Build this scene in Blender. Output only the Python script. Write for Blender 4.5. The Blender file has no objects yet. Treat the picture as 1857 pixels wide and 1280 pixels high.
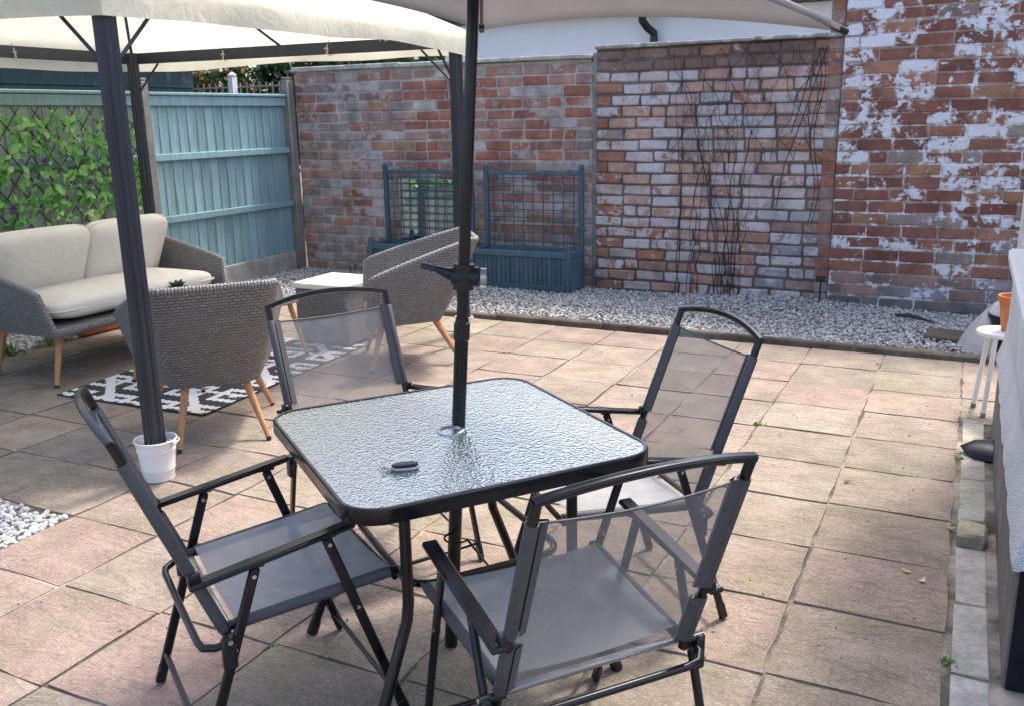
import bpy, math, random
import numpy as np
from mathutils import Vector, Matrix
R = random.Random(7)
rad = math.radians
scene = bpy.context.scene
col = scene.collection

# ------------------------------------------------------------------ camera
PITCH, ROLL, YAW, CAMZ = 0.25202, -0.01844, 0.46142, 1.57
fw = Vector((-math.sin(YAW)*math.cos(PITCH), math.cos(YAW)*math.cos(PITCH), -math.sin(PITCH)))
rt = Vector((math.cos(YAW), math.sin(YAW), 0)); up = rt.cross(fw)
rt2 = math.cos(ROLL)*rt + math.sin(ROLL)*up; up2 = -math.sin(ROLL)*rt + math.cos(ROLL)*up
cam = bpy.data.cameras.new('camera'); cam.sensor_width = 36; cam.lens = 36*1663.4/1857
cam.clip_start = .05; cam.clip_end = 600
camo = bpy.data.objects.new('camera', cam); col.objects.link(camo)
M = Matrix((rt2, up2, -fw)).transposed().to_4x4(); M.translation = (0, 0, CAMZ)
camo.matrix_world = M; scene.camera = camo

# ------------------------------------------------------------------ light
SUN_EL = rad(61); SUN_AZ = math.atan2(.27, .96)          # azimuth from +Y towards +X
w = bpy.data.worlds.new('World'); scene.world = w; w.use_nodes = True
wn = w.node_tree.nodes; wl = w.node_tree.links
sky = wn.new('ShaderNodeTexSky'); sky.sky_type = 'NISHITA'; sky.sun_disc = False
sky.sun_elevation = SUN_EL; sky.sun_rotation = SUN_AZ; sky.dust_density = 4.0; sky.air_density = .8; sky.ozone_density = .6
wn['Background'].inputs['Strength'].default_value = .15
wl.new(sky.outputs[0], wn['Background'].inputs['Color'])
sd = bpy.data.lights.new('sun', 'SUN'); sd.energy = 1.3; sd.angle = rad(7); sd.color = (1, .945, .87)
so = bpy.data.objects.new('sun', sd); col.objects.link(so)
sdir = Vector((math.sin(SUN_AZ)*math.cos(SUN_EL), math.cos(SUN_AZ)*math.cos(SUN_EL), math.sin(SUN_EL)))
so.rotation_euler = (-sdir).to_track_quat('-Z', 'Y').to_euler(); so.location = (3, 6, 8)
scene.view_settings.view_transform = 'Standard'; scene.view_settings.look = 'None'
scene.cycles.max_bounces = 7; scene.cycles.diffuse_bounces = 3; scene.cycles.glossy_bounces = 3; scene.cycles.transparent_max_bounces = 8
scene.view_settings.exposure = 1.58; scene.view_settings.gamma = 1

# ------------------------------------------------------------------ node helpers
class NT:
    def __init__(s, name):
        s.m = bpy.data.materials.new(name); s.m.use_nodes = True
        s.t = s.m.node_tree; s.n = s.t.nodes; s.b = s.n['Principled BSDF']; s.out = s.n['Material Output']
    def node(s, typ, ins=None, **kw):
        n = s.n.new('ShaderNode'+typ)
        for k, v in kw.items(): setattr(n, k, v)
        for k, v in (ins or {}).items(): s.set(n.inputs[k], v)
        return n
    def set(s, inp, v):
        if isinstance(v, bpy.types.NodeSocket): s.t.links.new(v, inp)
        elif isinstance(v, tuple) and len(v) == 3 and inp.type == 'RGBA': inp.default_value = (*v, 1)
        else: inp.default_value = v
    def P(s, **kw):
        for k, v in kw.items(): s.set(s.b.inputs[k.replace('_', ' ')], v)
    def math(s, op, a, b=0., c=0., clamp=False):
        n = s.node('Math', operation=op, use_clamp=clamp); s.set(n.inputs[0], a); s.set(n.inputs[1], b)
        if op in ('MULTIPLY_ADD', 'WRAP', 'SMOOTH_MIN'): s.set(n.inputs[2], c)
        return n.outputs[0]
    def noise(s, vec, scale, detail=4, rough=.55, dist=0):
        return s.node('TexNoise', {'Vector': vec, 'Scale': scale, 'Detail': detail, 'Roughness': rough, 'Distortion': dist}).outputs['Fac']
    def mix(s, f, a, b, mode='MIX'):
        n = s.node('Mix', data_type='RGBA', blend_type=mode); s.set(n.inputs[0], f); s.set(n.inputs[6], a); s.set(n.inputs[7], b); return n.outputs[2]
    def ramp(s, f, lo, hi, a=0., b=1.):
        n = s.node('MapRange'); n.clamp = True
        for i, v in enumerate((f, lo, hi, a, b)): s.set(n.inputs[i], v)
        return n.outputs[0]
    def pos(s): return s.node('NewGeometry').outputs['Position']
    def scalevec(s, v, sc):
        n = s.node('Vector' + 'Math', operation='MULTIPLY'); s.set(n.inputs[0], v); n.inputs[1].default_value = sc; return n.outputs[0]
    def bump(s, h, strength=.3, dist=.01):
        n = s.node('Bump', {'Height': h, 'Strength': strength, 'Distance': dist}); s.set(s.b.inputs['Normal'], n.outputs[0]); return n.outputs[0]

def simple(name, c, rough=.5, metal=0., var=.12, vs=14., bump=0., bs=120., spec=.5):
    m = NT(name); p = m.pos(); n = m.noise(p, vs, 5)
    f = m.ramp(n, .3, .7, 1-var, 1+var)
    cc = m.mix(1., c, m.node('CombineColor', {0: f, 1: f, 2: f}).outputs[0], 'MULTIPLY')
    m.P(Base_Color=cc, Roughness=m.ramp(m.noise(p, vs*2.3, 3), .3, .7, max(rough-.08, .02), min(rough+.08, 1)), Metallic=metal, Specular_IOR_Level=spec)
    if bump: m.bump(m.noise(p, bs, 4), bump, .004)
    return m.m

def masonry(name, pscale=6.0, paint=(.72, .76, .82), rough=.9, streak=False, bstr=.5, mottle=.35, speck=.5, green=0.):
    m = NT(name); p = m.pos(); oi = m.node('ObjectInfo'); c = oi.outputs['Color']; a = oi.outputs['Alpha']
    n1 = m.noise(p, 7, 7, .6); n2 = m.noise(p, 42, 5, .65); n3 = m.noise(p, 2.1, 3)
    f = m.math('MULTIPLY', m.ramp(n1, .28, .72, 1-mottle, 1+mottle), m.ramp(n2, .3, .7, .8, 1.15))
    f = m.math('MULTIPLY', f, m.ramp(n3, .3, .7, .88, 1.1))
    c1 = m.mix(1., c, m.node('CombineColor', {0: f, 1: f, 2: f}).outputs[0], 'MULTIPLY')
    if green: c1 = m.mix(m.ramp(m.noise(p, 3.3, 6, .65), .5, .72, 0, green), c1, (.20, .20, .10))
    if streak:
        st = m.noise(m.scalevec(p, (1.6, 6, 1)), 3.6, 9, .68, 1.4)
        c1 = m.mix(m.ramp(st, .53, .64, 0, .5), c1, (.19, .15, .125))
        off = m.node('VectorMath', operation='ADD'); m.set(off.inputs[0], m.scalevec(p, (1., 2.1, 1))); rv = m.node('CombineXYZ', {0: m.math('MULTIPLY', oi.outputs['Random'], 37.), 1: m.math('MULTIPLY', oi.outputs['Random'], 91.)}).outputs[0]; m.set(off.inputs[1], rv)
        rn = m.noise(off.outputs[0], 2.3, 9, .62, 1.6); lay = m.math('MULTIPLY', rn, 7.); fr_ = m.math('FRACT', lay)
        ln_ = m.ramp(m.math('ABSOLUTE', m.math('SUBTRACT', fr_, .5)), .42, .5, 0, .34); ln_ = m.math('MULTIPLY', ln_, m.ramp(m.noise(p, 6, 4), .42, .6))
        c1 = m.mix(ln_, c1, (.13, .105, .085))
        stp = m.math('MULTIPLY', m.math('ADD', m.math('FLOOR', lay), m.ramp(fr_, .82, 1.)), .5)
        c1 = m.mix(m.ramp(m.noise(p, 2.6, 4, .6, .5), .52, .7, 0, .38), c1, (.44, .37, .29))
        c1 = m.mix(m.ramp(m.noise(p, 120, 5, .85), .50, .64, 0, .55), c1, (.10, .085, .07)); c1 = m.mix(m.ramp(m.noise(p, 85, 5, .85), .53, .66, 0, .5), c1, (.58, .50, .42))
        c1 = m.mix(m.ramp(m.noise(off.outputs[0], 1.7, 8, .7, .8), .52, .70, 0, .42), c1, (.17, .15, .115)); c1 = m.mix(m.ramp(m.noise(p, 14, 6, .75), .56, .70, 0, .35), c1, (.15, .125, .10))
    dk = m.ramp(m.noise(p, 95, 3, .7), .62, .70, 0, speck)
    c1 = m.mix(dk, c1, (.05, .045, .04))
    pn = m.math('ADD', m.math('MULTIPLY', m.noise(p, pscale, 10, .70, .35), .72), m.math('MULTIPLY', m.noise(m.scalevec(p, (1, 1, 1.5)), pscale*3.2, 8, .7), .28))
    mask = m.math('MULTIPLY', m.math('SUBTRACT', pn, m.math('SUBTRACT', 1., a)), 26., clamp=True)
    mask = m.math('MAXIMUM', mask, 0.)
    pc = m.mix(m.ramp(n2, .35, .65, 0, .35), paint, (paint[0]*.6, paint[1]*.6, paint[2]*.62))
    c2 = m.mix(m.math('MULTIPLY', mask, .93), c1, pc)
    m.P(Base_Color=c2, Roughness=rough, Specular_IOR_Level=.25)
    h = m.math('ADD', m.math('MULTIPLY', n1, .6), m.math('MULTIPLY', n2, .35))
    if streak: h = m.math('ADD', m.math('ADD', h, m.math('MULTIPLY', stp, .30)), m.math('MULTIPLY', m.noise(m.scalevec(p, (1.5, 5, 1)), 4, 6, .6, .8), .8))
    h = m.math('ADD', h, m.math('MULTIPLY', mask, .12))
    m.bump(h, bstr, .014)
    return m.m

def weave_mat(name, c1, c2, cm):
    m = NT(name); uv = m.node('UVMap').outputs[0]; p = m.pos()
    dn = m.node('TexNoise', {'Vector': uv, 'Scale': 26., 'Detail': 3.}).outputs['Color']; dv_ = m.node('VectorMath', operation='MULTIPLY_ADD'); m.set(dv_.inputs[0], dn); dv_.inputs[1].default_value = (.016, .009, 0); m.set(dv_.inputs[2], uv)
    b = m.node('TexBrick', {'Vector': dv_.outputs[0], 'Color1': (*c1, 1), 'Color2': (*c2, 1), 'Mortar': (*cm, 1), 'Scale': 1., 'Mortar Size': .0036, 'Mortar Smooth': 1., 'Brick Width': .036, 'Row Height': .0155})
    st = m.node('TexWave', {'Vector': uv, 'Scale': 8.7, 'Distortion': .3}, wave_type='BANDS', bands_direction='X').outputs['Fac']
    n = m.noise(p, 260, 3); f = m.ramp(n, .3, .7, .78, 1.22)
    cc = m.mix(1., b.outputs['Color'], m.node('CombineColor', {0: f, 1: f, 2: f}).outputs[0], 'MULTIPLY')
    cc = m.mix(m.ramp(m.noise(p, 5, 4), .35, .7, 0, .3), cc, (.20, .19, .19))
    m.P(Base_Color=cc, Roughness=.62)
    h = m.math('SUBTRACT', 1., b.outputs['Fac']); h = m.math('ADD', h, m.math('MULTIPLY', st, .35)); h = m.math('ADD', h, m.math('MULTIPLY', n, .2))
    m.bump(h, .9, .006); return m.m

def fabric(name, c, transl=.3, scale=900, rough=.85):
    m = NT(name); p = m.pos(); n = m.noise(p, 5, 5); f = m.ramp(n, .3, .7, .93, 1.05)
    wv = m.noise(p, scale, 2)
    f2 = m.math('MULTIPLY', f, m.ramp(wv, .3, .7, .93, 1.05))
    cc = m.mix(1., c, m.node('CombineColor', {0: f2, 1: f2, 2: f2}).outputs[0], 'MULTIPLY')
    m.P(Base_Color=cc, Roughness=rough, Specular_IOR_Level=.2); nb = m.bump(m.math('ADD', m.math('MULTIPLY', m.noise(p, 7, 5, .55, 1.2), 1.), m.math('MULTIPLY', m.noise(p, 30, 4), .3)), .4, .025)
    if transl:
        t = m.node('BsdfTranslucent', {'Color': cc}); mx = m.node('MixShader', {0: transl, 1: m.b.outputs[0], 2: t.outputs[0]})
        m.t.links.new(mx.outputs[0], m.out.inputs[0])
    return m.m

def meshcloth(name, c, opac):
    m = NT(name); p = m.pos(); tc = m.node('TexCoord').outputs['Object']; sx = m.node('SeparateXYZ'); m.set(sx.inputs[0], tc)
    tx = m.math('SINE', m.math('MULTIPLY', sx.outputs[0], 1750.)); ty = m.math('SINE', m.math('MULTIPLY', m.math('ADD', sx.outputs[1], m.math('MULTIPLY', sx.outputs[2], -1.)), 1500.))
    th = m.math('MULTIPLY', m.math('ADD', tx, ty), .25)
    n = m.noise(p, 18, 5, .6); f = m.math('ADD', m.ramp(n, .3, .7, .88, 1.1), m.math('MULTIPLY', th, .35))
    cc = m.mix(1., c, m.node('CombineColor', {0: f, 1: f, 2: f}).outputs[0], 'MULTIPLY')
    m.P(Base_Color=cc, Roughness=.55)
    t = m.node('BsdfTransparent'); o = m.math('ADD', m.math('MULTIPLY', th, .16), opac, clamp=True)
    mx = m.node('MixShader', {0: o, 1: t.outputs[0], 2: m.b.outputs[0]}); m.t.links.new(mx.outputs[0], m.out.inputs[0]); return m.m

def wood(name, c, axis=2):
    m = NT(name); p = m.node('TexCoord').outputs['Object']; sc = [30, 30, 30]; sc[axis] = 2.5
    n = m.noise(m.scalevec(p, tuple(sc)), 1.6, 6, .6, .6); oi = m.node('ObjectInfo').outputs['Random']
    f = m.math('MULTIPLY', m.ramp(n, .3, .7, .72, 1.2), m.ramp(oi, 0, 1, .85, 1.12))
    cc = m.mix(1., c, m.node('CombineColor', {0: f, 1: f, 2: f}).outputs[0], 'MULTIPLY')
    m.P(Base_Color=cc, Roughness=.6, Specular_IOR_Level=.35); m.bump(n, .35, .003); return m.m

def painted_wood(name, c, dirt=(.18, .18, .16)):
    m = NT(name); p = m.pos(); oi = m.node('ObjectInfo').outputs['Random']
    g = m.noise(m.scalevec(p, (22, 22, 1.4)), 2.2, 6, .6, .4)
    f = m.math('MULTIPLY', m.ramp(g, .3, .7, .74, 1.16), m.ramp(oi, 0, 1, .82, 1.14))
    cc = m.mix(1., c, m.node('CombineColor', {0: f, 1: f, 2: f}).outputs[0], 'MULTIPLY')
    cc = m.mix(m.ramp(m.noise(m.scalevec(p, (1, 1, .45)), 7, 8, .72), .54, .72, 0, .45), cc, dirt)
    kn = m.node('TexVoronoi', {'Vector': m.scalevec(p, (9, 9, 3)), 'Scale': 1.}).outputs['Distance']; cc = m.mix(m.ramp(kn, .04, .09, .4, 0), cc, dirt)
    m.P(Base_Color=cc, Roughness=.7, Specular_IOR_Level=.3); m.bump(g, .35, .004); return m.m

def leafmat(name, c1, c2, transl=.35, rough=.45):
    m = NT(name); oi = m.node('ObjectInfo').outputs['Random']; a = m.node('Attribute', attribute_name='tint').outputs['Fac']
    f = m.math('FRACT', m.math('ADD', oi, a)); cc = m.mix(f, c1, c2)
    m.P(Base_Color=cc, Roughness=rough); t = m.node('BsdfTranslucent', {'Color': cc})
    mx = m.node('MixShader', {0: transl, 1: m.b.outputs[0], 2: t.outputs[0]}); m.t.links.new(mx.outputs[0], m.out.inputs[0]); return m.m

def stones_mat(name, dark, light, warm):
    m = NT(name); a = m.node('Attribute', attribute_name='tint').outputs['Fac']; p = m.pos()
    cc = m.mix(m.ramp(a, 0., .75, 0, 1), dark, light); cc = m.mix(m.ramp(a, .9, .96, 0, .8), cc, warm)
    n = m.noise(p, 90, 4); f = m.ramp(n, .3, .7, .8, 1.15)
    cc = m.mix(1., cc, m.node('CombineColor', {0: f, 1: f, 2: f}).outputs[0], 'MULTIPLY')
    m.P(Base_Color=cc, Roughness=.8); m.bump(n, .3, .004); return m.m

MT = {}
MT['brick'] = masonry('weathered_brick', 8.5, (.47, .445, .44), mottle=.42, bstr=.8)
MT['brick_lime'] = masonry('limewashed_brick', 9, (.58, .56, .59), mottle=.34, bstr=.8)
MT['brick_paint'] = masonry('flaking_painted_brick', 6.5, (.76, .80, .88), mottle=.34, bstr=.75)
MT['slab'] = masonry('riven_sandstone', 3, (.40, .37, .31), streak=True, bstr=.8, mottle=.26, speck=.7, green=.55, rough=.85)
MT['concrete'] = masonry('old_concrete', 8, (.5, .5, .47), bstr=.4, mottle=.3, speck=.5, green=.25)
MT['kerb'] = masonry('mossy_kerb', 8, (.3, .3, .28), bstr=.6, mottle=.45, speck=.5, green=.3)
MT['black_metal'] = simple('black_powder_coat', (.005, .006, .0085), .24, 0, .05, 5)
MT['dark_metal'] = simple('charcoal_aluminium', (.040, .046, .062), .33, .35, .10, 5)
MT['bright_metal'] = simple('worn_steel', (.45, .46, .48), .28, .9, .05, 6)
MT['chrome'] = simple('rivet_steel', (.6, .6, .6), .25, 1., .1, 40)
MT['sleeve'] = simple('grey_fabric_sleeve', (.07, .071, .08), .6, 0, .15, 60, .2, 900)
MT['sling'] = meshcloth('grey_mesh_back', (.215, .215, .226), .60)
MT['sling_seat'] = meshcloth('grey_mesh_seat', (.31, .316, .33), .92)  # lighter than the back mesh: sky reflection put into the seat colour
MT['weave'] = weave_mat('grey_rattan_weave', (.27, .262, .258), (.19, .184, .185), (.065, .062, .062))
MT['weave_pale'] = weave_mat('pale_rattan_weave', (.34, .33, .32), (.27, .26, .25), (.07, .065, .06))
MT['cushion'] = fabric('cream_cushion', (.74, .70, .62), 0, 700)
MT['canopy'] = fabric('cream_canopy', (.85, .82, .67), .40, 500)
MT['parasol'] = fabric('grey_parasol_cloth', (.25, .24, .25), .22, 500)
MT['legwood'] = wood('oak_leg', (.50, .26, .12))
MT['fence'] = painted_wood('blue_fence_paint', (.225, .365, .40))
MT['fence_grey'] = painted_wood('grey_green_fence_boards', (.30, .37, .37))  # paler, greyer tone for the boards of the ivy panel
MT['planter'] = painted_wood('slate_blue_paint', (.070, .130, .175))
MT['grit'] = simple('grey_grit', (.17, .165, .155), .95, 0, .4, 60, .8, 140)
MT['white'] = simple('white_enamel', (.78, .78, .77), .35, 0, .05, 8)
MT['white_plastic'] = simple('white_painted_wood', (.75, .75, .75), .45, 0, .06, 12)
MT['terracotta'] = simple('terracotta', (.50, .17, .06), .75, 0, .15, 14, .15, 200)
MT['black_plastic'] = simple('black_plastic', (.010, .010, .013), .36, 0, .1, 8)
MT['soil'] = simple('dark_soil', (.03, .024, .02), .95, 0, .4, 40, .8, 90)
MT['shed'] = painted_wood('dark_green_cladding', (.045, .085, .085), (.3, .32, .3))
MT['bark'] = wood('bark', (.06, .045, .035))
MT['stem'] = simple('dry_vine', (.022, .018, .016), .8, 0, .3, 30)
MT['grey_wood'] = painted_wood('weathered_timber', (.26, .23, .19))
MT['render'] = None
def pebbledash(name, c, sc=170):
    m = NT(name); p = m.pos(); v = m.node('TexVoronoi', {'Vector': p, 'Scale': sc, 'Randomness': 1.}).outputs['Distance']
    n = m.noise(p, 3.5, 6); f = m.ramp(n, .3, .7, .86, 1.05)
    cc = m.mix(1., c, m.node('CombineColor', {0: f, 1: f, 2: f}).outputs[0], 'MULTIPLY')
    cc = m.mix(m.ramp(m.noise(p, 120, 3), .6, .75, 0, .3), cc, (.3, .33, .38))
    m.P(Base_Color=cc, Roughness=.85); m.bump(m.math('SUBTRACT', 1., v), .9, .012); return m.m
MT['render'] = pebbledash('white_pebbledash', (.80, .83, .87))
MT['smooth_render'] = simple('pale_smooth_render', (.72, .75, .78), .85, 0, .05, 1.5, .1, 60)
MT['bitumen'] = masonry('black_bitumen_paint', 5, (.25, .27, .3), bstr=.5, mottle=.5, speck=.2)
m = NT('mirror_glass'); m.P(Base_Color=(.85, .9, .88), Metallic=1., Roughness=.02); MT['mirror'] = m.m
m = NT('window_glass'); m.P(Base_Color=(.03, .04, .05), Roughness=.04, Specular_IOR_Level=.8); MT['pane'] = m.m
# hammered glass table top: tinted see-through layer under a rippled glossy face
m = NT('hammered_glass'); tc = m.node('TexCoord').outputs['Object']
hv = m.node('TexVoronoi', {'Vector': m.scalevec(tc, (95, 122, 95)), 'Scale': 1., 'Smoothness': .5, 'Randomness': .9}, feature='SMOOTH_F1').outputs['Distance']
hh = m.math('ADD', hv, m.math('MULTIPLY', m.noise(tc, 60, 3, .5, .6), .9))
bp = m.node('Bump', {'Height': hh, 'Strength': .30, 'Distance': .008}).outputs[0]
gl = m.node('BsdfGlossy', {'Color': (.95, .97, .94, 1), 'Roughness': .06, 'Normal': bp})
rf = m.node('BsdfRefraction', {'Color': (.80, .90, .87, 1), 'Roughness': .12, 'IOR': 1.12, 'Normal': bp})
fr = m.node('Fresnel', {'IOR': 1.75, 'Normal': bp}).outputs[0]
mx = m.node('MixShader', {0: m.math('ADD', m.math('MULTIPLY', fr, 1.4), .27, clamp=True), 1: rf.outputs[0], 2: gl.outputs[0]})
df = m.node('BsdfDiffuse', {'Color': (.56, .62, .57, 1), 'Normal': bp}); mx = m.node('MixShader', {0: .17, 1: mx.outputs[0], 2: df.outputs[0]})
m.t.links.new(mx.outputs[0], m.out.inputs[0]); MT['hglass'] = m.m
m = NT('clear_glass'); tr = m.node('BsdfTransparent', {'Color': (.85, .93, .9, 1)}); gg = m.node('BsdfGlossy', {'Color': (1, 1, 1, 1), 'Roughness': .04})
mx = m.node('MixShader', {0: m.math('ADD', m.node('Fresnel', {'IOR': 1.5}).outputs[0], .12, clamp=True), 1: tr.outputs[0], 2: gg.outputs[0]})
df = m.node('BsdfDiffuse', {'Color': (.62, .70, .68, 1)}); mx = m.node('MixShader', {0: .5, 1: mx.outputs[0], 2: df.outputs[0]}); m.t.links.new(mx.outputs[0], m.out.inputs[0]); MT['glass'] = m.m
MT['leaf'] = leafmat('artificial_ivy_leaf', (.10, .38, .07), (.40, .72, .27))
MT['leaf_pale'] = leafmat('pale_ivy_leaf', (.45, .70, .32), (.60, .78, .48))
MT['leaf_dark'] = leafmat('dark_evergreen_leaf', (.012, .035, .012), (.04, .085, .025), .2)
MT['leaf_red'] = leafmat('red_tipped_leaf', (.30, .09, .03), (.12, .15, .03), .3)
MT['grass'] = leafmat('weed_blade', (.13, .23, .05), (.30, .38, .13), .35)
MT['purple'] = simple('purple_petal', (.09, .03, .16), .6, 0, .3, 60)
MT['gravel'] = stones_mat('grey_white_gravel', (.20, .198, .192), (.56, .56, .545), (.38, .31, .24))
MT['gravel_white'] = stones_mat('white_pebbles', (.42, .41, .39), (.82, .81, .78), (.6, .55, .45))
# rug print
m = NT('rug_print'); tc = m.node('TexCoord').outputs['Object']; sx = m.node('SeparateXYZ'); m.set(sx.inputs[0], tc)
wob = m.math('MULTIPLY', m.math('PINGPONG', m.math('MULTIPLY', sx.outputs[0], 22.), .5), .028)
U = m.math('MULTIPLY', sx.outputs[0], 3.1); V = m.math('MULTIPLY', m.math('ADD', sx.outputs[1], wob), 3.1)
def cell(x): return m.math('ABSOLUTE', m.math('SUBTRACT', m.math('FRACT', x), .5))
du = cell(U); dv = cell(V); d = m.math('MAXIMUM', du, dv)
ringv = m.math('FRACT', m.math('ADD', m.math('MULTIPLY', d, 3.6), .2)); ringm = m.math('GREATER_THAN', ringv, .52)
diag = m.math('ABSOLUTE', m.math('SUBTRACT', m.math('FRACT', m.math('MULTIPLY', m.math('ADD', U, V), .5)), .5)); dm = m.math('GREATER_THAN', diag, .06)
stripe = m.math('GREATER_THAN', m.math('FRACT', m.math('MULTIPLY', V, 4.)), .45)
mixm = m.math('MULTIPLY', m.math('MAXIMUM', m.math('MULTIPLY', ringm, m.math('GREATER_THAN', dv, .14)), m.math('MULTIPLY', ringm, stripe)), dm)
edge = m.math('MAXIMUM', m.math('GREATER_THAN', m.math('ABSOLUTE', sx.outputs[0]), .555), m.math('GREATER_THAN', m.math('ABSOLUTE', sx.outputs[1]), .832))
cc = m.mix(m.math('MAXIMUM', mixm, edge), (.72, .72, .73), (.018, .018, .02))
nz = m.noise(tc, 260, 2); cc = m.mix(m.ramp(nz, .4, .7, 0, .18), cc, (.3, .3, .3)); m.P(Base_Color=cc, Roughness=.9); m.bump(nz, .4, .003); MT['rug'] = m.m

# ------------------------------------------------------------------ mesh helpers
class MB:
    def __init__(s): s.v = []; s.f = []; s.uv = None
    def add(s, vs, fs):
        o = len(s.v); s.v += [tuple(v) for v in vs]; s.f += [tuple(i+o for i in f) for f in fs]; return s
    def cbox(s, c, size, ch=.004, rot=None, jit=0.):
        """box with chamfered edges"""
        hx, hy, hz = (k/2 for k in size); ch = min(ch, hx*.6, hy*.6, hz*.6); vs = []; idx = {}
        for sx in (-1, 1):
            for sy in (-1, 1):
                for sz in (-1, 1):
                    j = Vector((R.uniform(-jit, jit), R.uniform(-jit, jit), R.uniform(-jit, jit)))
                    for a in range(3):
                        p = Vector((sx*(hx-ch), sy*(hy-ch), sz*(hz-ch))); p[a] += (sx, sy, sz)[a]*ch
                        idx[(sx, sy, sz, a)] = len(vs); vs.append(p+j)
        fs = []
        for a in range(3):
            b, c2 = (a+1) % 3, (a+2) % 3
            for s1 in (-1, 1):
                q = []
                for t in ((-1, -1), (1, -1), (1, 1), (-1, 1)):
                    k = [0, 0, 0]; k[a] = s1; k[b] = t[0]; k[c2] = t[1]; q.append(idx[(*k, a)])
                fs.append(q if s1 > 0 else q[::-1])
            for s1 in (-1, 1):                       # edges parallel to axis a
                for s2 in (-1, 1):
                    k0 = [0, 0, 0]; k0[a] = -1; k0[b] = s1; k0[c2] = s2; k1 = list(k0); k1[a] = 1
                    q = [idx[(*k0, b)], idx[(*k1, b)], idx[(*k1, c2)], idx[(*k0, c2)]]
                    fs.append(q if s1*s2 < 0 else q[::-1])
        for sx in (-1, 1):
            for sy in (-1, 1):
                for sz in (-1, 1):
                    q = [idx[(sx, sy, sz, a)] for a in range(3)]; fs.append(q if sx*sy*sz > 0 else q[::-1])
        if rot is not None: vs = [rot @ v for v in vs]
        c = Vector(c); return s.add([v+c for v in vs], fs)
    def box(s, a, b, ch=.004): return s.cbox([(a[i]+b[i])/2 for i in range(3)], [abs(b[i]-a[i]) for i in range(3)], ch)
    def bar(s, p0, p1, wd, th, side=(1, 0, 0), ch=.003):
        """bar from p0 to p1, wd along `side`, th across"""
        p0, p1 = Vector(p0), Vector(p1); z = (p1-p0); L = z.length; z.normalize(); x = Vector(side); x = (x - z*x.dot(z)).normalized(); y = z.cross(x)
        return s.cbox((p0+p1)/2, (wd, th, L), ch, Matrix((x, y, z)).transposed())
    def tube(s, path, r, n=10, closed=False, flat=1., cap=True):
        path = [Vector(p) for p in path]; N = len(path); rr = r if isinstance(r, (list, tuple)) else [r]*N
        rings = []; prev = None
        for i, p in enumerate(path):
            t = (path[(i+1) % N]-path[i-1]) if closed else (path[min(i+1, N-1)]-path[max(i-1, 0)]); t.normalize()
            if prev is None:
                a = Vector((0, 0, 1)) if abs(t.z) < .9 else Vector((1, 0, 0)); x = (a-t*a.dot(t)).normalized()
            else: x = (prev-t*prev.dot(t)).normalized()
            prev = x; y = t.cross(x)
            rings.append([p+rr[i]*(math.cos(2*math.pi*k/n)*x*flat+math.sin(2*math.pi*k/n)*y) for k in range(n)])
        vs = [v for r_ in rings for v in r_]; fs = []
        for i in range(N if closed else N-1):
            j = (i+1) % N
            for k in range(n): fs.append((i*n+k, i*n+(k+1) % n, j*n+(k+1) % n, j*n+k))
        if not closed and cap: fs += [tuple(range(n))[::-1], tuple((N-1)*n+k for k in range(n))]
        return s.add(vs, fs)
    def lathe(s, prof, n=24, c=(0, 0, 0), close=False):
        vs = [(c[0]+r*math.cos(2*math.pi*k/n), c[1]+r*math.sin(2*math.pi*k/n), c[2]+z) for r, z in prof for k in range(n)]; fs = []
        P = len(prof)
        for i in range(P-1):
            for k in range(n): fs.append((i*n+k, i*n+(k+1) % n, (i+1)*n+(k+1) % n, (i+1)*n+k))
        if prof[0][0] > 0: fs.append(tuple(range(n))[::-1])
        if prof[-1][0] > 0: fs.append(tuple((P-1)*n+k for k in range(n)))
        return s.add(vs, fs)
    def grid(s, pts, nu, nv, flip=False):
        """pts[u][v] row major"""
        fs = [((u*nv+v), ((u+1)*nv+v), ((u+1)*nv+v+1), (u*nv+v+1)) for u in range(nu-1) for v in range(nv-1)]
        if flip: fs = [f[::-1] for f in fs]
        return s.add(pts, fs)
    def mesh(s, name, mat, smooth=False):
        me = bpy.data.meshes.new(name); me.from_pydata(s.v, [], s.f); me.materials.append(mat)
        if s.uv:
            l = me.uv_layers.new(name='UVMap')
            for lp in me.loops: l.data[lp.index].uv = s.uv[lp.vertex_index]
        if smooth:
            for p in me.polygons: p.use_smooth = True
            if smooth != 'full': me.set_sharp_from_angle(angle=rad(38))
        me.update(); return me
    def obj(s, name, mat, parent=None, smooth=True):
        me = s.mesh(name, MT[mat] if isinstance(mat, str) else mat, smooth); o = bpy.data.objects.new(name, me); col.objects.link(o)
        if parent: o.parent = parent
        return o

def tag(o, label=None, cat=None, group=None, kind=None):
    if label: o['label'] = label
    if cat: o['category'] = cat
    if group: o['group'] = group
    if kind: o['kind'] = kind
    return o
def thing(name, label, cat, loc=(0, 0, 0), rz=0., group=None):
    o = bpy.data.objects.new(name, None); col.objects.link(o); o.location = loc; o.rotation_euler[2] = rz; o.empty_display_size = .1
    return tag(o, label, cat, group)
def struct(name):
    o = bpy.data.objects.new(name, None); col.objects.link(o); o['kind'] = 'structure'; return o
def place(me, name, loc, parent=None, rot=(0, 0, 0), scale=(1, 1, 1), color=None):
    o = bpy.data.objects.new(name, me); col.objects.link(o); o.location = loc; o.rotation_euler = rot; o.scale = scale
    if parent: o.parent = parent
    if color: o.color = color
    return o
def copy_tree(o, parent=None, label=None):
    c = o.copy(); col.objects.link(c); c.parent = parent
    if label: c['label'] = label
    for ch in o.children: copy_tree(ch, c)
    return c
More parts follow.
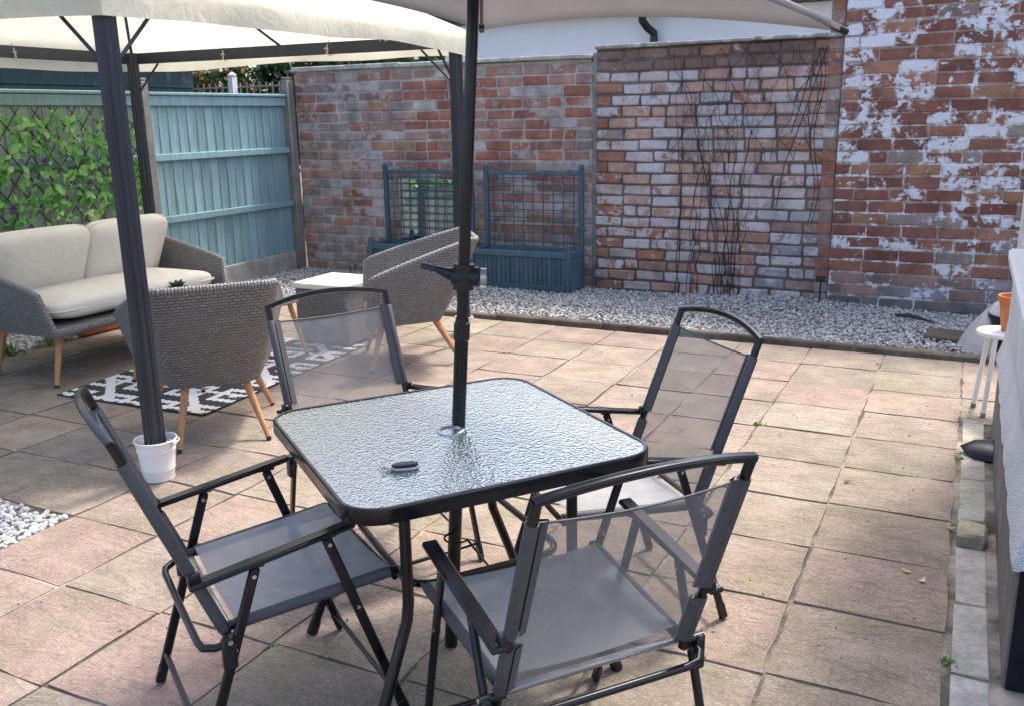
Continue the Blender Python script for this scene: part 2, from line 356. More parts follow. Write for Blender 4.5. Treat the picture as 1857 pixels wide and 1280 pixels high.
def jc(c, j=.1):
    k = 1+R.uniform(-j, j); return tuple(max(0, x*k*(1+R.uniform(-j*.3, j*.3))) for x in c)
def arc(p0, p1, h, n, ax=(0, 0, 1)):
    p0, p1, ax = Vector(p0), Vector(p1), Vector(ax)
    return [p0.lerp(p1, i/(n-1))+ax*h*(1-(2*i/(n-1)-1)**2) for i in range(n)]
def rsquare(a, b, r, n=6):
    out = []
    for cx, cy, st in ((a-r, b-r, 0), (-a+r, b-r, 90), (-a+r, -b+r, 180), (a-r, -b+r, 270)):
        for k in range(n+1):
            t = rad(st+90*k/n); out.append((cx+r*math.cos(t), cy+r*math.sin(t)))
    return out
def pebbles(name, n, sampler, size, mat, label=None, parent=None, z0=0.):
    """many irregular stones in one mesh"""
    rs = np.random.RandomState(len(name)+n); phi = (1+5**.5)/2
    iv = np.array([(-1, phi, 0), (1, phi, 0), (-1, -phi, 0), (1, -phi, 0), (0, -1, phi), (0, 1, phi), (0, -1, -phi), (0, 1, -phi), (phi, 0, -1), (phi, 0, 1), (-phi, 0, -1), (-phi, 0, 1)])/1.902
    fc = np.array([(0, 11, 5), (0, 5, 1), (0, 1, 7), (0, 7, 10), (0, 10, 11), (1, 5, 9), (5, 11, 4), (11, 10, 2), (10, 7, 6), (7, 1, 8), (3, 9, 4), (3, 4, 2), (3, 2, 6), (3, 6, 8), (3, 8, 9), (4, 9, 5), (2, 4, 11), (6, 2, 10), (8, 6, 7), (9, 8, 1)])
    pts = sampler(rs, n); n = len(pts)
    s = size*rs.uniform(.55, 1.35, (n, 1, 1))*rs.uniform(.6, 1.15, (n, 1, 3)); s[..., 2] *= .75
    q = rs.normal(size=(n, 4)); q /= np.linalg.norm(q, axis=1)[:, None]; a, b, c, d = q.T
    Rm = np.stack([np.stack([1-2*(c*c+d*d), 2*(b*c-a*d), 2*(b*d+a*c)], 1), np.stack([2*(b*c+a*d), 1-2*(b*b+d*d), 2*(c*d-a*b)], 1), np.stack([2*(b*d-a*c), 2*(c*d+a*b), 1-2*(b*b+c*c)], 1)], 1)
    v = iv[None]*s*rs.uniform(.82, 1.15, (n, 12, 1)); v = np.einsum('nij,nkj->nki', Rm, v)+pts[:, None, :]
    F = (fc[None]+12*np.arange(n)[:, None, None]).reshape(-1, 3); v = v.reshape(-1, 3)
    me = bpy.data.meshes.new(name); me.vertices.add(len(v)); me.vertices.foreach_set('co', v.ravel())
    me.loops.add(len(F)*3); me.loops.foreach_set('vertex_index', F.ravel()); me.polygons.add(len(F)); me.polygons.foreach_set('loop_start', np.arange(len(F))*3); me.polygons.foreach_set('loop_total', np.full(len(F), 3))
    at = me.attributes.new('tint', 'FLOAT', 'POINT'); at.data.foreach_set('value', np.repeat(rs.uniform(0, 1, n), 12).astype(np.float32))
    me.materials.append(MT[mat]); me.update(); me.validate()
    o = bpy.data.objects.new(name, me); col.objects.link(o); o['kind'] = 'stuff'
    if label: o['label'] = label
    if parent: o.parent = parent
    return o
def leaf_cloud(name, n, fn, size, mat, parent=None):
    rs = np.random.RandomState(n); P = np.array([fn(rs) for _ in range(n)])
    base = np.array([(0, 0, 0), (.3, .45, .08), (0, 1, 0), (-.3, .45, .08)]); q = rs.normal(size=(n, 4)); q /= np.linalg.norm(q, axis=1)[:, None]; a, b, c, d = q.T
    Rm = np.stack([np.stack([1-2*(c*c+d*d), 2*(b*c-a*d), 2*(b*d+a*c)], 1), np.stack([2*(b*c+a*d), 1-2*(b*b+d*d), 2*(c*d-a*b)], 1), np.stack([2*(b*d-a*c), 2*(c*d+a*b), 1-2*(b*b+c*c)], 1)], 1)
    v = np.einsum('nij,kj->nki', Rm, base)*(size*rs.uniform(.6, 1.4, (n, 1, 1)))+P[:, None, :]
    fs = [t for i in range(n) for t in ((4*i, 4*i+1, 4*i+2), (4*i, 4*i+2, 4*i+3))]
    me = bpy.data.meshes.new(name); me.from_pydata(v.reshape(-1, 3).tolist(), [], fs)
    at = me.attributes.new('tint', 'FLOAT', 'POINT'); at.data.foreach_set('value', np.repeat(rs.uniform(0, 1, n), 4).astype(np.float32)); me.materials.append(MT[mat])
    o = bpy.data.objects.new(name, me); col.objects.link(o)
    if parent: o.parent = parent
    return o

# ================================================================== THE SETTING
# ground sheet to the horizon
g = MB(); g.add([(-150, -150, -.06), (150, -150, -.06), (150, 150, -.06), (-150, 150, -.06)], [(0, 1, 2, 3)])
gm = NT('earth'); p = gm.pos(); gm.P(Base_Color=gm.mix(gm.ramp(gm.noise(p, 1.5, 7), .35, .65), (.10, .085, .06), (.16, .14, .09)), Roughness=.95); gm.bump(gm.noise(p, 20, 5), .5, .02)
tag(g.obj('ground', gm.m, smooth=False), kind='structure')

# --- paving: one slab per object on a mortar bed
pav = struct('paving'); pav.location = (0, 0, 0)
bm_ = NT('joint_mortar'); p = bm_.pos(); n1 = bm_.noise(p, 2.3, 6, .65); n2 = bm_.noise(p, 45, 5)
cc = bm_.mix(bm_.ramp(n1, .46, .60), (.10, .088, .07), (.38, .33, .28)); cc = bm_.mix(bm_.ramp(bm_.noise(p, 5, 6), .55, .68, 0, .7), cc, (.09, .11, .035))
bm_.P(Base_Color=cc, Roughness=.95); bm_.bump(n2, .9, .012)
b = MB(); b.box((-6.12, -.6, -.055), (1.6, 6.36, -.0065), .002); b.obj('mortar_bed', bm_.m, pav, False)
PX, PY = .468, .441
slabmeshes = []
for k in range(9):
    mb = MB(); nx = 5; ny = 5; a, bb = (PX-.012)/2, (PY-.012)/2; top = []
    for i in range(nx):
        for j in range(ny):
            x = -a+2*a*i/(nx-1); y = -bb+2*bb*j/(ny-1); ed = i in (0, nx-1) or j in (0, ny-1)
            z = R.uniform(-.0012, .0012) if not ed else R.uniform(-.0022, .0004)
            if ed: x += R.uniform(-.0055, .0045); y += R.uniform(-.0055, .0045)
            top.append((x, y, z))
    mb.grid(top, nx, ny)
    rim = [i*ny for i in range(nx)]+[(nx-1)*ny+j for j in range(1, ny)]+[i*ny+ny-1 for i in range(nx-2, -1, -1)]+[j for j in range(ny-2, 0, -1)]
    o0 = len(mb.v); mb.v += [(mb.v[i][0]*1.006, mb.v[i][1]*1.006, -.035) for i in rim]
    L = len(rim); mb.f += [(rim[i], o0+i, o0+(i+1) % L, rim[(i+1) % L]) for i in range(L)]
    slabmeshes.append(mb.mesh('slab', MT['slab'], True))
slab_cols = [(.345, .268, .212), (.335, .275, .216), (.360, .276, .220), (.345, .284, .226), (.32, .266, .214), (.360, .290, .232), (.350, .258, .212)]
def slab_at(cx, cy):
    c = tuple(x*.90 for x in jc(R.choice(slab_cols), .1))
    if cx > -1.2 and cy < 3.4: c = tuple(x*k for x, k in zip(c, (.92, .95, .93)))          # slightly darker, greener tone in the corner by the house
    place(R.choice(slabmeshes), 'slab', (cx, cy, R.uniform(-.002, .002)), pav, (R.uniform(-.003, .003), R.uniform(-.003, .003), R.choice((0, math.pi))+R.uniform(-.006, .006)), color=(*c, R.uniform(.2, .36)))
for ci in range(-1, 13):
    x = .064-PX*(ci+.5); sh = .022*x
    for ri in range(-6, 9):
        y = 2.856+PY*(ri+.5)+sh
        if y+PY/2 > 6.37+.03 or y < -.2: continue
        if ci == -1 and y < 5.02+.2: continue
        if abs(x+3.446) < .1 and abs(y-2.11) < .2: continue          # the missing slab
        slab_at(x, y)
x = .064+PX*1.5
for y in (5.40, 5.84, 6.2): slab_at(x, y)
# cut strip of slabs against the kerb
for ci in range(-1, 13):
    x = .064-PX*(ci+.5); y1 = 2.856+PY*8+.022*x
    while y1+PY > 6.40: y1 -= PY
    y0 = y1+PY if y1+PY < 6.3 else y1
    hgt = 6.345-y0
    if hgt > .06:
        o = place(R.choice(slabmeshes), 'slab', (x, y0+hgt/2, 0), pav, scale=(1, (hgt-.009)/(PY-.012), 1), color=(*(x*.90 for x in jc(R.choice(slab_cols), .1)), .3))
# concrete pad to the right of the edging, near end
b = MB(); b.box((.075, .2, -.05), (1.6, 2.36, -.006), .004); o = b.obj('concrete_pad', 'concrete', pav, False); o.color = (.26, .25, .22, .2)

# white pebbles where the slab is missing
def samp_rect(x0, x1, y0, y1, z=0., zj=.012):
    return lambda rs, n: np.stack([rs.uniform(x0, x1, n), rs.uniform(y0, y1, n), z+rs.uniform(-zj, zj, n)], 1)
tag(pebbles('gravel', 800, samp_rect(-3.67, -3.22, 1.90, 2.32, -.008), .0145, 'gravel_white'), 'white pebbles filling the gap of the missing paving slab', None)
# gravel bed along the back wall, and along the fence behind the sofa
def samp_bed(rs, n):
    x = rs.uniform(-6.42, .95, n); y = rs.uniform(6.47, 7.95, n)
    z = .008+.02*np.sin(x*2.1+1)*np.sin(y*3)+rs.uniform(-.012, .016, n)
    return np.stack([x, y, z], 1)
tag(pebbles('gravel', 42000, samp_bed, .0128, 'gravel'), 'grey white gravel bed along the foot of the brick wall')
def samp_fence(rs, n):
    x = rs.uniform(-6.42, -5.98, n); y = rs.uniform(2.2, 6.47, n); return np.stack([x, y, rs.uniform(-.015, .02, n)], 1)
tag(pebbles('gravel', 6500, samp_fence, .0155, 'gravel_white'), 'pale gravel strip between the paving and the blue fence')
b = MB(); b.box((-6.5, 6.4, -.05), (1.2, 8.0, -.004), .002); o = b.obj('gravel_base', 'grit', None, False); tag(o, kind='structure')
b = MB(); b.box((-6.5, .5, -.05), (-6.0, 6.398, -.009), .002); o = b.obj('gravel_base', 'grit', None, False); tag(o, kind='structure')

# kerb between gravel and paving
kerb = struct('kerb'); x = -6.0; km = []
for k in range(4):
    mb = MB(); mb.cbox((0, 0, 0), (.9, .062, .12), .012, jit=.004); km.append(mb.mesh('kerb_stone', MT['kerb'], True))
while x < .9:
    place(R.choice(km), 'kerb_stone', (x+.45, 6.39+R.uniform(-.006, .006), -.018+R.uniform(-.004, .004)), kerb, (0, 0, R.uniform(-.006, .006)), (.992, 1, 1), (*jc((.135, .115, .095), .12), .25)); x += .9

# edging blocks along the house wall
edg = struct('edging'); ebm = []
for k in range(4):
    mb = MB(); mb.cbox((0, 0, 0), (.108, .43, .08), .008, jit=.003); ebm.append(mb.mesh('edging_block', MT['concrete'], True))
for i, y in enumerate((2.42, 2.86, 3.30)): place(ebm[i % 4], 'edging_block', (.130, y+.0+R.uniform(-.005, .005), -.044), edg, color=(*jc((.43, .41, .37), .08), .4))
for i, y in enumerate((4.02, 4.46, 4.90)): place(ebm[i % 4], 'edging_block', (.130, y, -.044), edg, color=(*jc((.38, .37, .31), .08), .3))
mb = MB(); mb.cbox((0, 0, 0), (.105, .125, .075), .012, jit=.004); bme = mb.mesh('loose_brick', MT['concrete'], True)
for (y, lab, c) in ((3.59, 'loose brick with yellow lichen on top, lying in the edging gap', (.40, .36, .25)), (3.725, 'loose brick with green moss on top, lying in the edging gap', (.37, .37, .31))):
    o = place(bme, 'loose_brick', (.128, y, .012), None, (R.uniform(-.03, .03), .03, R.uniform(-.03, .03)), color=(*c, .48)); tag(o, lab, 'brick')

# ================================================================== BRICK WALLS
BL, BH = .265, .0965
def bricks(lenx, mat, ch, jit, n, depth=.11, name='brick', jt=.014):
    out = []
    for k in range(n):
        mb = MB(); mb.cbox((0, 0, 0), (lenx-jt, depth, BH-jt), ch, jit=jit); out.append(mb.mesh(name, MT[mat], True))
    return out
def brick_wall(root, X0, X1, yface, zcourses, mat, colf, core_col, core_rec, ch=.006, jit=.003, proud=.004, skip=None, jt=.014, z0=0., hdr=.12, thick=.26):
    st = bricks(BL, mat, ch, jit, 8, jt=jt); hd = bricks(BL/2, mat, ch, jit, 5, jt=jt); cnt = 0
    for ci in range(zcourses):
        z = z0+BH*(ci+.5); x = X0-(BL*.5 if ci % 2 else 0)+R.uniform(-.02, .02)
        wob = R.uniform(-.002, .002)
        while x < X1-.02:
            L = BL/2 if R.random() < hdr else BL
            a, c = max(x, X0), min(x+L, X1)
            if c-a > .045:
                me = R.choice(hd) if L < BL else R.choice(st); xc = (a+c)/2
                cl = colf(xc, z)
                place(me, 'brick', (xc, yface+.055+R.uniform(-proud, proud), z+wob+R.uniform(-.002, .002)), root, (R.uniform(-.006, .006), R.uniform(-.008, .008), R.uniform(-.01, .01)), ((c-a)/L, 1, 1), cl); cnt += 1
            x += L
    b = MB(); b.box((X0+.003, yface+core_rec, z0-.15), (X1-.003, yface+thick, z0+BH*zcourses), .002)
    o = b.obj('mortar_core', mat, root, False); o.color = core_col
    return cnt
YW = 7.95
def colA(x, z):
    redz = (-5.0 < x < -3.2) and (.75 < z < 1.95)
    r = R.random()
    if redz: c = (.35, .155, .115) if r < .48 else (.34, .21, .175) if r < .8 else (.44, .40, .39)
    else: c = (.33, .225, .195) if r < .38 else (.31, .27, .265) if r < .60 else (.35, .19, .145) if r < .88 else (.39, .24, .16) if r < .92 else (.43, .40, .40)
    return (*jc(c, .14), R.uniform(.38, .53) if not redz else R.uniform(.36, .50))
wa = thing('brick_wall', 'weathered pinkish grey brick garden wall behind the slatted planters', 'wall', (0, 0, 0))
nA = brick_wall(wa, -6.44, -3.10, YW, 21, 'brick', colA, (.42, .385, .37, .45), .007, jt=.014, ch=.009, jit=.005)
for i in range(5):
    x0 = -6.44+i*.668; b = MB(); b.cbox((x0+.334, YW+.11, 2.026+.048), (.664, .31, .042), .008, jit=.006); o = b.obj('coping_stone', 'concrete', wa); o.color = (*jc((.33, .33, .31), .15), .5)
b = MB(); b.box((-6.42, YW+.012, 2.0265), (-3.12, YW+.25, 2.052), .003); o = b.obj('mortar_strip', 'concrete', wa, False); o.color = (.4, .4, .38, .5)
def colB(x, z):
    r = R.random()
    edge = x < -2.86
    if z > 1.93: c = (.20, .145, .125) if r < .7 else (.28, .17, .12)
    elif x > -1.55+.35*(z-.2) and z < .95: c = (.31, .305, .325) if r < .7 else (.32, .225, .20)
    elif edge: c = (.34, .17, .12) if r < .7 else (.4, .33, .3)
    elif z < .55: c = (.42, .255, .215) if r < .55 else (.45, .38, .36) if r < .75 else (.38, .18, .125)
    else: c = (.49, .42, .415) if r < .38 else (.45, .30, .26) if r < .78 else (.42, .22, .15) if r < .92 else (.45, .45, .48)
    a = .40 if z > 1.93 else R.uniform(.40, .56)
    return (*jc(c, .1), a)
wb = thing('brick_wall', 'pale limewashed brick garden wall with deep open joints behind the bare climber', 'wall', (0, 0, 0))
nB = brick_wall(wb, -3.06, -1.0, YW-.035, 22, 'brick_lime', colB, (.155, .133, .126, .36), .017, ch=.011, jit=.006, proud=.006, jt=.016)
b = MB(); b.box((-3.10, YW+.004, -.1), (-3.055, YW+.225, 2.10), .004); o = b.obj('mortar_joint', 'concrete', wb, False); o.color = (.27, .265, .26, .42)
for i in range(3):
    x0 = -3.06+i*.687; b = MB(); b.cbox((x0+.343, YW+.07, 2.123+.018), (.682, .30, .034), .007, jit=.005); o = b.obj('coping_stone', 'concrete', wb); o.color = (*jc((.25, .25, .25), .15), .47)
def colC(x, z):
    r = R.random()
    if z < .1: return (*jc((.17, .17, .165), .1), .25)
    if z < .3: c = (.27, .19, .17) if r < .6 else (.27, .25, .27)
    else: c = (.25, .115, .092) if r < .45 else (.20, .092, .076) if r < .70 else (.30, .155, .115) if r < .90 else (.33, .18, .125) if r < .94 else (.28, .23, .22)
    a = .408+.036*min(z, 2.6)+.035*max(min(x+.6, 1), 0)+R.uniform(-.075, .07)
    if x < -.72 and z > 1.2: a += .06
    return (*jc(c, .15), min(a, .585))
wc = thing('brick_wall', 'tall red brick wall with flaking white paint beside the house', 'wall', (0, 0, 0))
nC = brick_wall(wc, -.985, 1.24, YW-.07, 31, 'brick_paint', colC, (.34, .275, .24, .50), .007, jt=.013, ch=.008, jit=.004, hdr=.1, thick=.34)
nQ = brick_wall(wc, -1.10, -.985, YW-.045, 31, 'brick', lambda x, z: (*jc(R.choice([(.30, .14, .10), (.28, .21, .19), (.33, .30, .29)]), .1), .42), (.27, .22, .2, .4), .010, hdr=0., thick=.3)

# white rendered building behind the wall
wbd = thing('white_building', 'pale rendered building behind the brick wall with a black downpipe', 'building', (-3.2, 10, 0))
b = MB(); b.box((-2.6, 0, 0), (3.3, 3.0, 2.62), .01); b.obj('wall', 'smooth_render', wbd, False)
b = MB(); b.box((-2.75, -.18, 2.622), (3.45, 3.1, 2.74), .01); b.obj('fascia', 'black_plastic', wbd)
b = MB(); b.add([(-2.8, -.22, 2.742), (3.5, -.22, 2.742), (3.5, 1.5, 3.35), (-2.8, 1.5, 3.35), (-2.8, 3.2, 2.742), (3.5, 3.2, 2.742)], [(0, 1, 2, 3), (3, 2, 5, 4), (0, 3, 4), (1, 5, 2), (0, 4, 5, 1)]); b.obj('roof', 'shed', wbd, False)
b = MB(); b.tube([(-.06, -.24, 2.62), (-.06, -.22, 2.52), (-.03, -.16, 2.46), (.02, -.07, 2.40), (.02, -.065, 2.34), (.02, -.065, .02)], .042, 12); b.obj('downpipe', 'black_plastic', wbd)

# ================================================================== FENCE
fx = -6.46
def fence_panel(y0, y1, label, bmat='fence'):
    t = thing('boarded_fence', label, 'fence', (fx, (y0+y1)/2, 0), 0, 'blue fence panels')
    L = y1-y0; h = L/2; n = int(L/.108); bw = L/n
    mb = MB(); mb.cbox((0, 0, 0), (.016, bw*1.03, 1.60), .003); bme_ = mb.mesh('board', MT[bmat], True)
    for i in range(n): place(bme_, 'board', (-.018+R.uniform(-.002, .002), -h+bw*(i+.5), 1.005), t, (0, 0, rad(5)+R.uniform(-.01, .01)))
    for z in (.74-.02, 1.27): b = MB(); b.cbox((.010, 0, z), (.038, L-.006, .062), .006); b.obj('rail', 'fence', t)
    b = MB(); b.cbox((.006, 0, 1.758), (.030, L-.006, .088), .005); b.obj('top_board', 'fence', t)
    b = MB(); b.cbox((-.004, 0, 1.818), (.082, L-.004, .028), .006); b.obj('capping', 'fence', t)
    b = MB(); b.cbox((-.012, 0, .09), (.045, L-.002, .22), .006); o = b.obj('gravel_board', 'concrete', t); o.color = (.36, .35, .33, .4)
    return t
fence_panel(5.99, 7.80, 'blue fence panel of upright boards next to the brick wall')
fence_panel(4.06, 5.87, 'blue fence panel behind the sofa carrying the artificial ivy trellis', 'fence_grey')
fence_panel(2.13, 3.94, 'blue fence panel beyond the ivy trellis, away from the brick wall')
for (y, top, lab) in ((7.865, 1.98, 'grey concrete fence post in the corner by the brick wall'), (5.93, 1.92, 'grey concrete fence post behind the gazebo leg'), (4.0, 1.88, 'grey concrete fence post past the ivy trellis')):
    b = MB(); b.cbox((0, 0, top/2-.05), (.10, .105, top+.1), .012); b.cbox((0, 0, top+.012), (.085, .09, .024), .01)
    o = b.obj('fence_post', 'concrete'); o.location = (fx, y, 0); o.color = (.22, .215, .205, .38); tag(o, lab, 'post', 'concrete fence posts')

# artificial ivy trellis
ivy = thing('ivy_trellis', 'expanding stick trellis with green artificial ivy leaves and purple flowers', 'trellis', (fx+.05, 4.84, .80))
hw, hh_ = .98, .90
for d in (-1, 1):
    for k in range(-8, 9):
        y0 = k*.165
        pts = [(y0-d*.36, 0.), (y0+d*.36, hh_)]
        (ya, za), (yb, zb) = pts
        def clip(y): return max(-hw, min(hw, y))
        t0 = 0.; t1 = 1.
        for lim in (-hw, hw):
            tt = (lim-ya)/(yb-ya)
            if (ya-lim)*(lim/abs(lim)) > 0: t0 = max(t0, tt)
            if (yb-lim)*(lim/abs(lim)) > 0: t1 = min(t1, tt)
        if t1-t0 < .12: continue
        P0 = (.012+.006*d, ya+(yb-ya)*t0, zb*t0); P1 = (.012+.006*d, ya+(yb-ya)*t1, zb*t1)
        b = MB(); b.tube([P0, P1], .0055, 6); b.obj('stick', 'bark', ivy)
def leafmesh(name, mat, s=1.):
    v = [(0, 0, 0), (.018*s, .018*s, .005*s), (.024*s, .042*s, .004*s), (0, .078*s, -.008*s), (-.024*s, .042*s, .004*s), (-.018*s, .018*s, .005*s), (0, .02*s, -.003*s), (0, .045*s, -.006*s)]
    mb = MB(); mb.add(v, [(0, 1, 6), (1, 2, 7, 6), (2, 3, 7), (0, 6, 5), (5, 6, 7, 4), (4, 7, 3)])
    me = mb.mesh(name, MT[mat], 'full'); return me
lm = [leafmesh('leaf', 'leaf', 1.0), leafmesh('leaf', 'leaf', 1.3), leafmesh('leaf', 'leaf', .9), leafmesh('leaf', 'leaf_pale', .95)]
nl = 0
while nl < 288:
    gi = (nl//5) % 60; cy, cz = -.92+(gi % 10)*.2+R.uniform(-.09, .09), .07+(gi//10)*.135+R.uniform(-.06, .06)
    for q in range(R.randint(4, 6)):
        if nl >= 288: break
        a = R.uniform(0, 6.28); me = lm[3] if R.random() < .16 else R.choice(lm[:3])
        o = place(me, 'leaf', (.03+R.uniform(0, .04), cy+R.gauss(0, .018), cz+R.gauss(0, .018)), ivy)
        o.rotation_euler = Matrix.Rotation(a, 3, 'X').to_4x4().to_euler()
        mtx = Matrix.Rotation(a, 4, 'X') @ Matrix.Rotation(R.uniform(-.7, .5), 4, 'Z') @ Matrix.Rotation(rad(90)+R.uniform(-.5, .5), 4, 'Y')
        o.rotation_euler = mtx.to_euler(); nl += 1
def ivfn(rs):
    return (.03+rs.uniform(0, .05), rs.uniform(-.95, .95), rs.uniform(.04, .86))
o = leaf_cloud('leaf_mass', 900, ivfn, .062, 'leaf', ivy); o['kind'] = 'stuff'
for (y, z) in ((-.75, .19), (-.34, .17), (.02, .67), (-.02, .5), (.36, .31), (-.62, .62), (.6, .74)):
    b = MB()
    for k in range(6):
        a = k*1.047; c, s_ = math.cos(a), math.sin(a)
        b.add([(.0, 0, 0), (.02, .022*c-.012*s_, .022*s_+.012*c), (.012, .042*c, .042*s_), (.02, .022*c+.012*s_, .022*s_-.012*c)], [(0, 1, 2, 3)])
    o = b.obj('flower', 'purple', ivy, False); o.location = (.06, y, z)

# things beyond the fence
shed = thing('shed', 'dark green shed standing behind the blue fence', 'shed', (-8.0, 5.6, 0))
b = MB(); b.box((-2.2, -2.6, 0), (0, 2.53, 2.35), .01); b.obj('wall', 'shed', shed, False)
n = 24
for i in range(9): b = MB(); b.cbox((.012, 0.0, .55+i*.2), (.018, 5.0, .012), .003); b.obj('board_lap', 'shed', shed)
b = MB(); b.add([(.25, -2.8, 2.3), (.25, 2.7, 2.3), (-1.1, 2.7, 2.85), (-1.1, -2.8, 2.85), (-2.4, 2.7, 2.3), (-2.4, -2.8, 2.3)], [(0, 1, 2, 3), (3, 2, 4, 5), (1, 4, 2), (0, 3, 5), (0, 5, 4, 1)]); b.obj('roof', 'dark_metal', shed, False)
tr = thing('garden_trellis', 'weathered square trellis panel with a pale post beyond the blue fence', 'trellis', (-8.6, 9.5, 0))
for i in range(16): b = MB(); b.cbox((-.80+i*.105, 0, 1.62), (.02, .012, .86), .002); b.obj('slat', 'grey_wood', tr)
for i in range(8): b = MB(); b.cbox((-.01, -.014, 1.24+i*.108), (1.68, .012, .02), .002); b.obj('slat', 'grey_wood', tr)
b = MB(); b.cbox((-.03, -.06, 1.06), (.09, .09, 2.12), .01); b.lathe([(.05, 0), (.055, .03), (.0, .07)], 12, (-.03, -.06, 2.12)); b.obj('post', 'smooth_render', tr)
for i in range(9): b = MB(); b.cbox((-.76+i*.19, 0, .6), (.17, .02, 1.18), .003); b.obj('board', 'grey_wood', tr)
def shrub(name, label, loc, rx, rz, zc, n, size, mat, mat2=None):
    t = thing(name, label, 'shrub', loc); lobes = [(R.uniform(-.6, .6)*rx, R.uniform(-.6, .6)*rx, zc+R.uniform(-.55, .55)*rz, R.uniform(.3, .6)) for _ in range(14)]
    def fn(rs):
        L = lobes[rs.randint(len(lobes))]; d = rs.normal(size=3); d /= np.linalg.norm(d); d *= rs.uniform(.35, 1.05)*L[3]
        return (L[0]+d[0]*rx, L[1]+d[1]*rx, L[2]+d[2]*rz)
    o = leaf_cloud('crown', n, fn, size, mat, t)
    if mat2: leaf_cloud('new_growth', n//3, fn, size*1.1, mat2, t)
    b = MB(); b.tube([(0, 0, 0), (.05, .02, zc*.5), (0, .05, zc)], [.09, .06, .02], 8)
    for k in range(5): a = k*1.3; b.tube([(.04, .02, zc*.4), (.3*rx*math.cos(a), .3*rx*math.sin(a), zc), (.55*rx*math.cos(a), .55*rx*math.sin(a), zc+.4*rz)], [.03, .02, .008], 6)
    b.obj('trunk', 'bark', t); return t
shrub('red_tipped_shrub', 'shrub with orange red young leaves beside the shed', (-9.55, 10.2, 0), .75, .85, 1.7, 4200, .09, 'leaf_dark', 'leaf_red')
shrub('evergreen_tree', 'dark evergreen tree behind the square trellis', (-9.0, 11.2, 0), 1.35, 1.3, 1.9, 9000, .14, 'leaf_dark')
shrub('evergreen_tree', 'dark evergreen tree behind the white building end', (-8.0, 13.6, 0), 1.7, 1.4, 2.1, 6000, .16, 'leaf_dark')

# ================================================================== HOUSE CORNER (right)
hs = thing('house', 'white pebbledashed house corner with window sill and black plinth', 'house', (.20, 2.62, 0))
W_, D_ = 1.5, 2.40
zt = 2.62; zs = .36
def hb(name, a, b_, mat, ch=.006, color=None):
    q = MB(); q.box(a, b_, ch); o = q.obj(name, mat, hs, False)
    if color: o.color = color
    return o
hb('plinth', (.012, .006, -.05), (W_, D_-.012, zs), 'concrete', .004, (.19, .175, .165, .28))
hb('plinth_paint', (.020, -.002, -.04), (W_, .0055, zs-.002), 'bitumen', .001, (.012, .012, .014, .33))
hb('render_wall', (.03, 0, zs+.0005), (W_, D_, 1.0), 'render')
hb('render_wall', (.031, 0, 1.0005), (W_, .16, 2.1), 'render'); hb('render_wall', (.031, 1.36, 1.0005), (W_, D_, 2.1), 'render')
hb('render_wall', (.14, .1605, 1.0505), (W_-.1, 1.3595, 2.1), 'smooth_render')
hb('render_wall', (.03, 0, 2.1005), (W_, D_, zt), 'render')
# bell-cast drip at the foot of the render
q = MB(); ys = [i*D_/30 for i in range(31)]; pts = []
for y in ys:
    j = R.uniform(-.004, .004)
    pts += [(.029, y, zs+.20), (.022+j*.4, y, zs+.10), (-.002+j, y, zs+.012+j), (.001+j, y, zs-.008+j), (.030, y, zs-.006)]
q.grid(pts, 31, 5); q.f += [(4, 3, 2, 1, 0)]; q.obj('drip_edge', 'render', hs)
hb('window_sill', (-.045, .02, 1.004), (.139, 1.34, 1.05), 'white_plastic', .010)
hb('window_frame', (.085, .162, 1.0505), (.138, .205, 2.098), 'white_plastic'); hb('window_frame', (.085, 1.315, 1.0505), (.138, 1.358, 2.098), 'white_plastic')
hb('window_frame', (.085, .2055, 2.05), (.138, 1.3145, 2.098), 'white_plastic'); hb('window_frame', (.085, .2055, 1.051), (.138, 1.3145, 1.10), 'white_plastic')
hb('window_frame', (.085, .74, 1.1005), (.138, .79, 2.0495), 'white_plastic')
hb('pane', (.112, .2055, 1.1005), (.122, .7395, 2.0495), 'pane', .001); hb('pane', (.112, .7905, 1.1005), (.122, 1.3145, 2.0495), 'pane', .001)
hb('flat_roof', (-.14, -.14, zt+.0005), (W_+.1, D_+.14, zt+.14), 'white_plastic', .02)
q = MB(); q.cbox((.018, .335, .84), (.014, .026, .325), .003, Matrix.Rotation(rad(-5), 3, 'X')); q.obj('hanging_strip', 'bright_metal', hs)

# ================================================================== DINING TABLE
TC = (-1.268, 2.147); TR = rad(-37)
table = thing('dining_table', 'square black framed garden table with a rippled glass top', 'table', (*TC, 0), TR)
S = .43
def ringstrip(outer, inner, z0, z1, name, mat, parent):
    n = len(outer); vs = [(x, y, z1) for x, y in outer]+[(x, y, z0) for x, y in outer]+[(x, y, z0) for x, y in inner]+[(x, y, z1) for x, y in inner]; fs = []
    for k in range(4):
        for i in range(n): j = (i+1) % n; fs.append((k*n+i, ((k+1) % 4)*n+i, ((k+1) % 4)*n+j, k*n+j))
    b = MB(); b.add(vs, fs); return b.obj(name, mat, parent)
ro = rsquare(S, S, .10, 8); r2 = rsquare(S-.006, S-.006, .094, 8); ri = rsquare(S-.014, S-.014, .088, 8)
# rim: rolled profile
prof = [(S-.013, .699), (S-.011, .7055), (S-.004, .706), (S, .702), (S, .668), (S-.003, .664), (S-.014, .664)]
loops = [[(x, y, z) for x, y in rsquare(s_, s_, .10-(S-s_), 8)] for s_, z in prof]; n = len(loops[0])
b = MB(); b.add([p for l in loops for p in l], [(k*n+i, (k+1)*n+i, (k+1)*n+(i+1) % n, k*n+(i+1) % n) for k in range(len(prof)-1) for i in range(n)])
b.f = [f[::-1] for f in b.f]; b.obj('rim', 'black_metal', table)
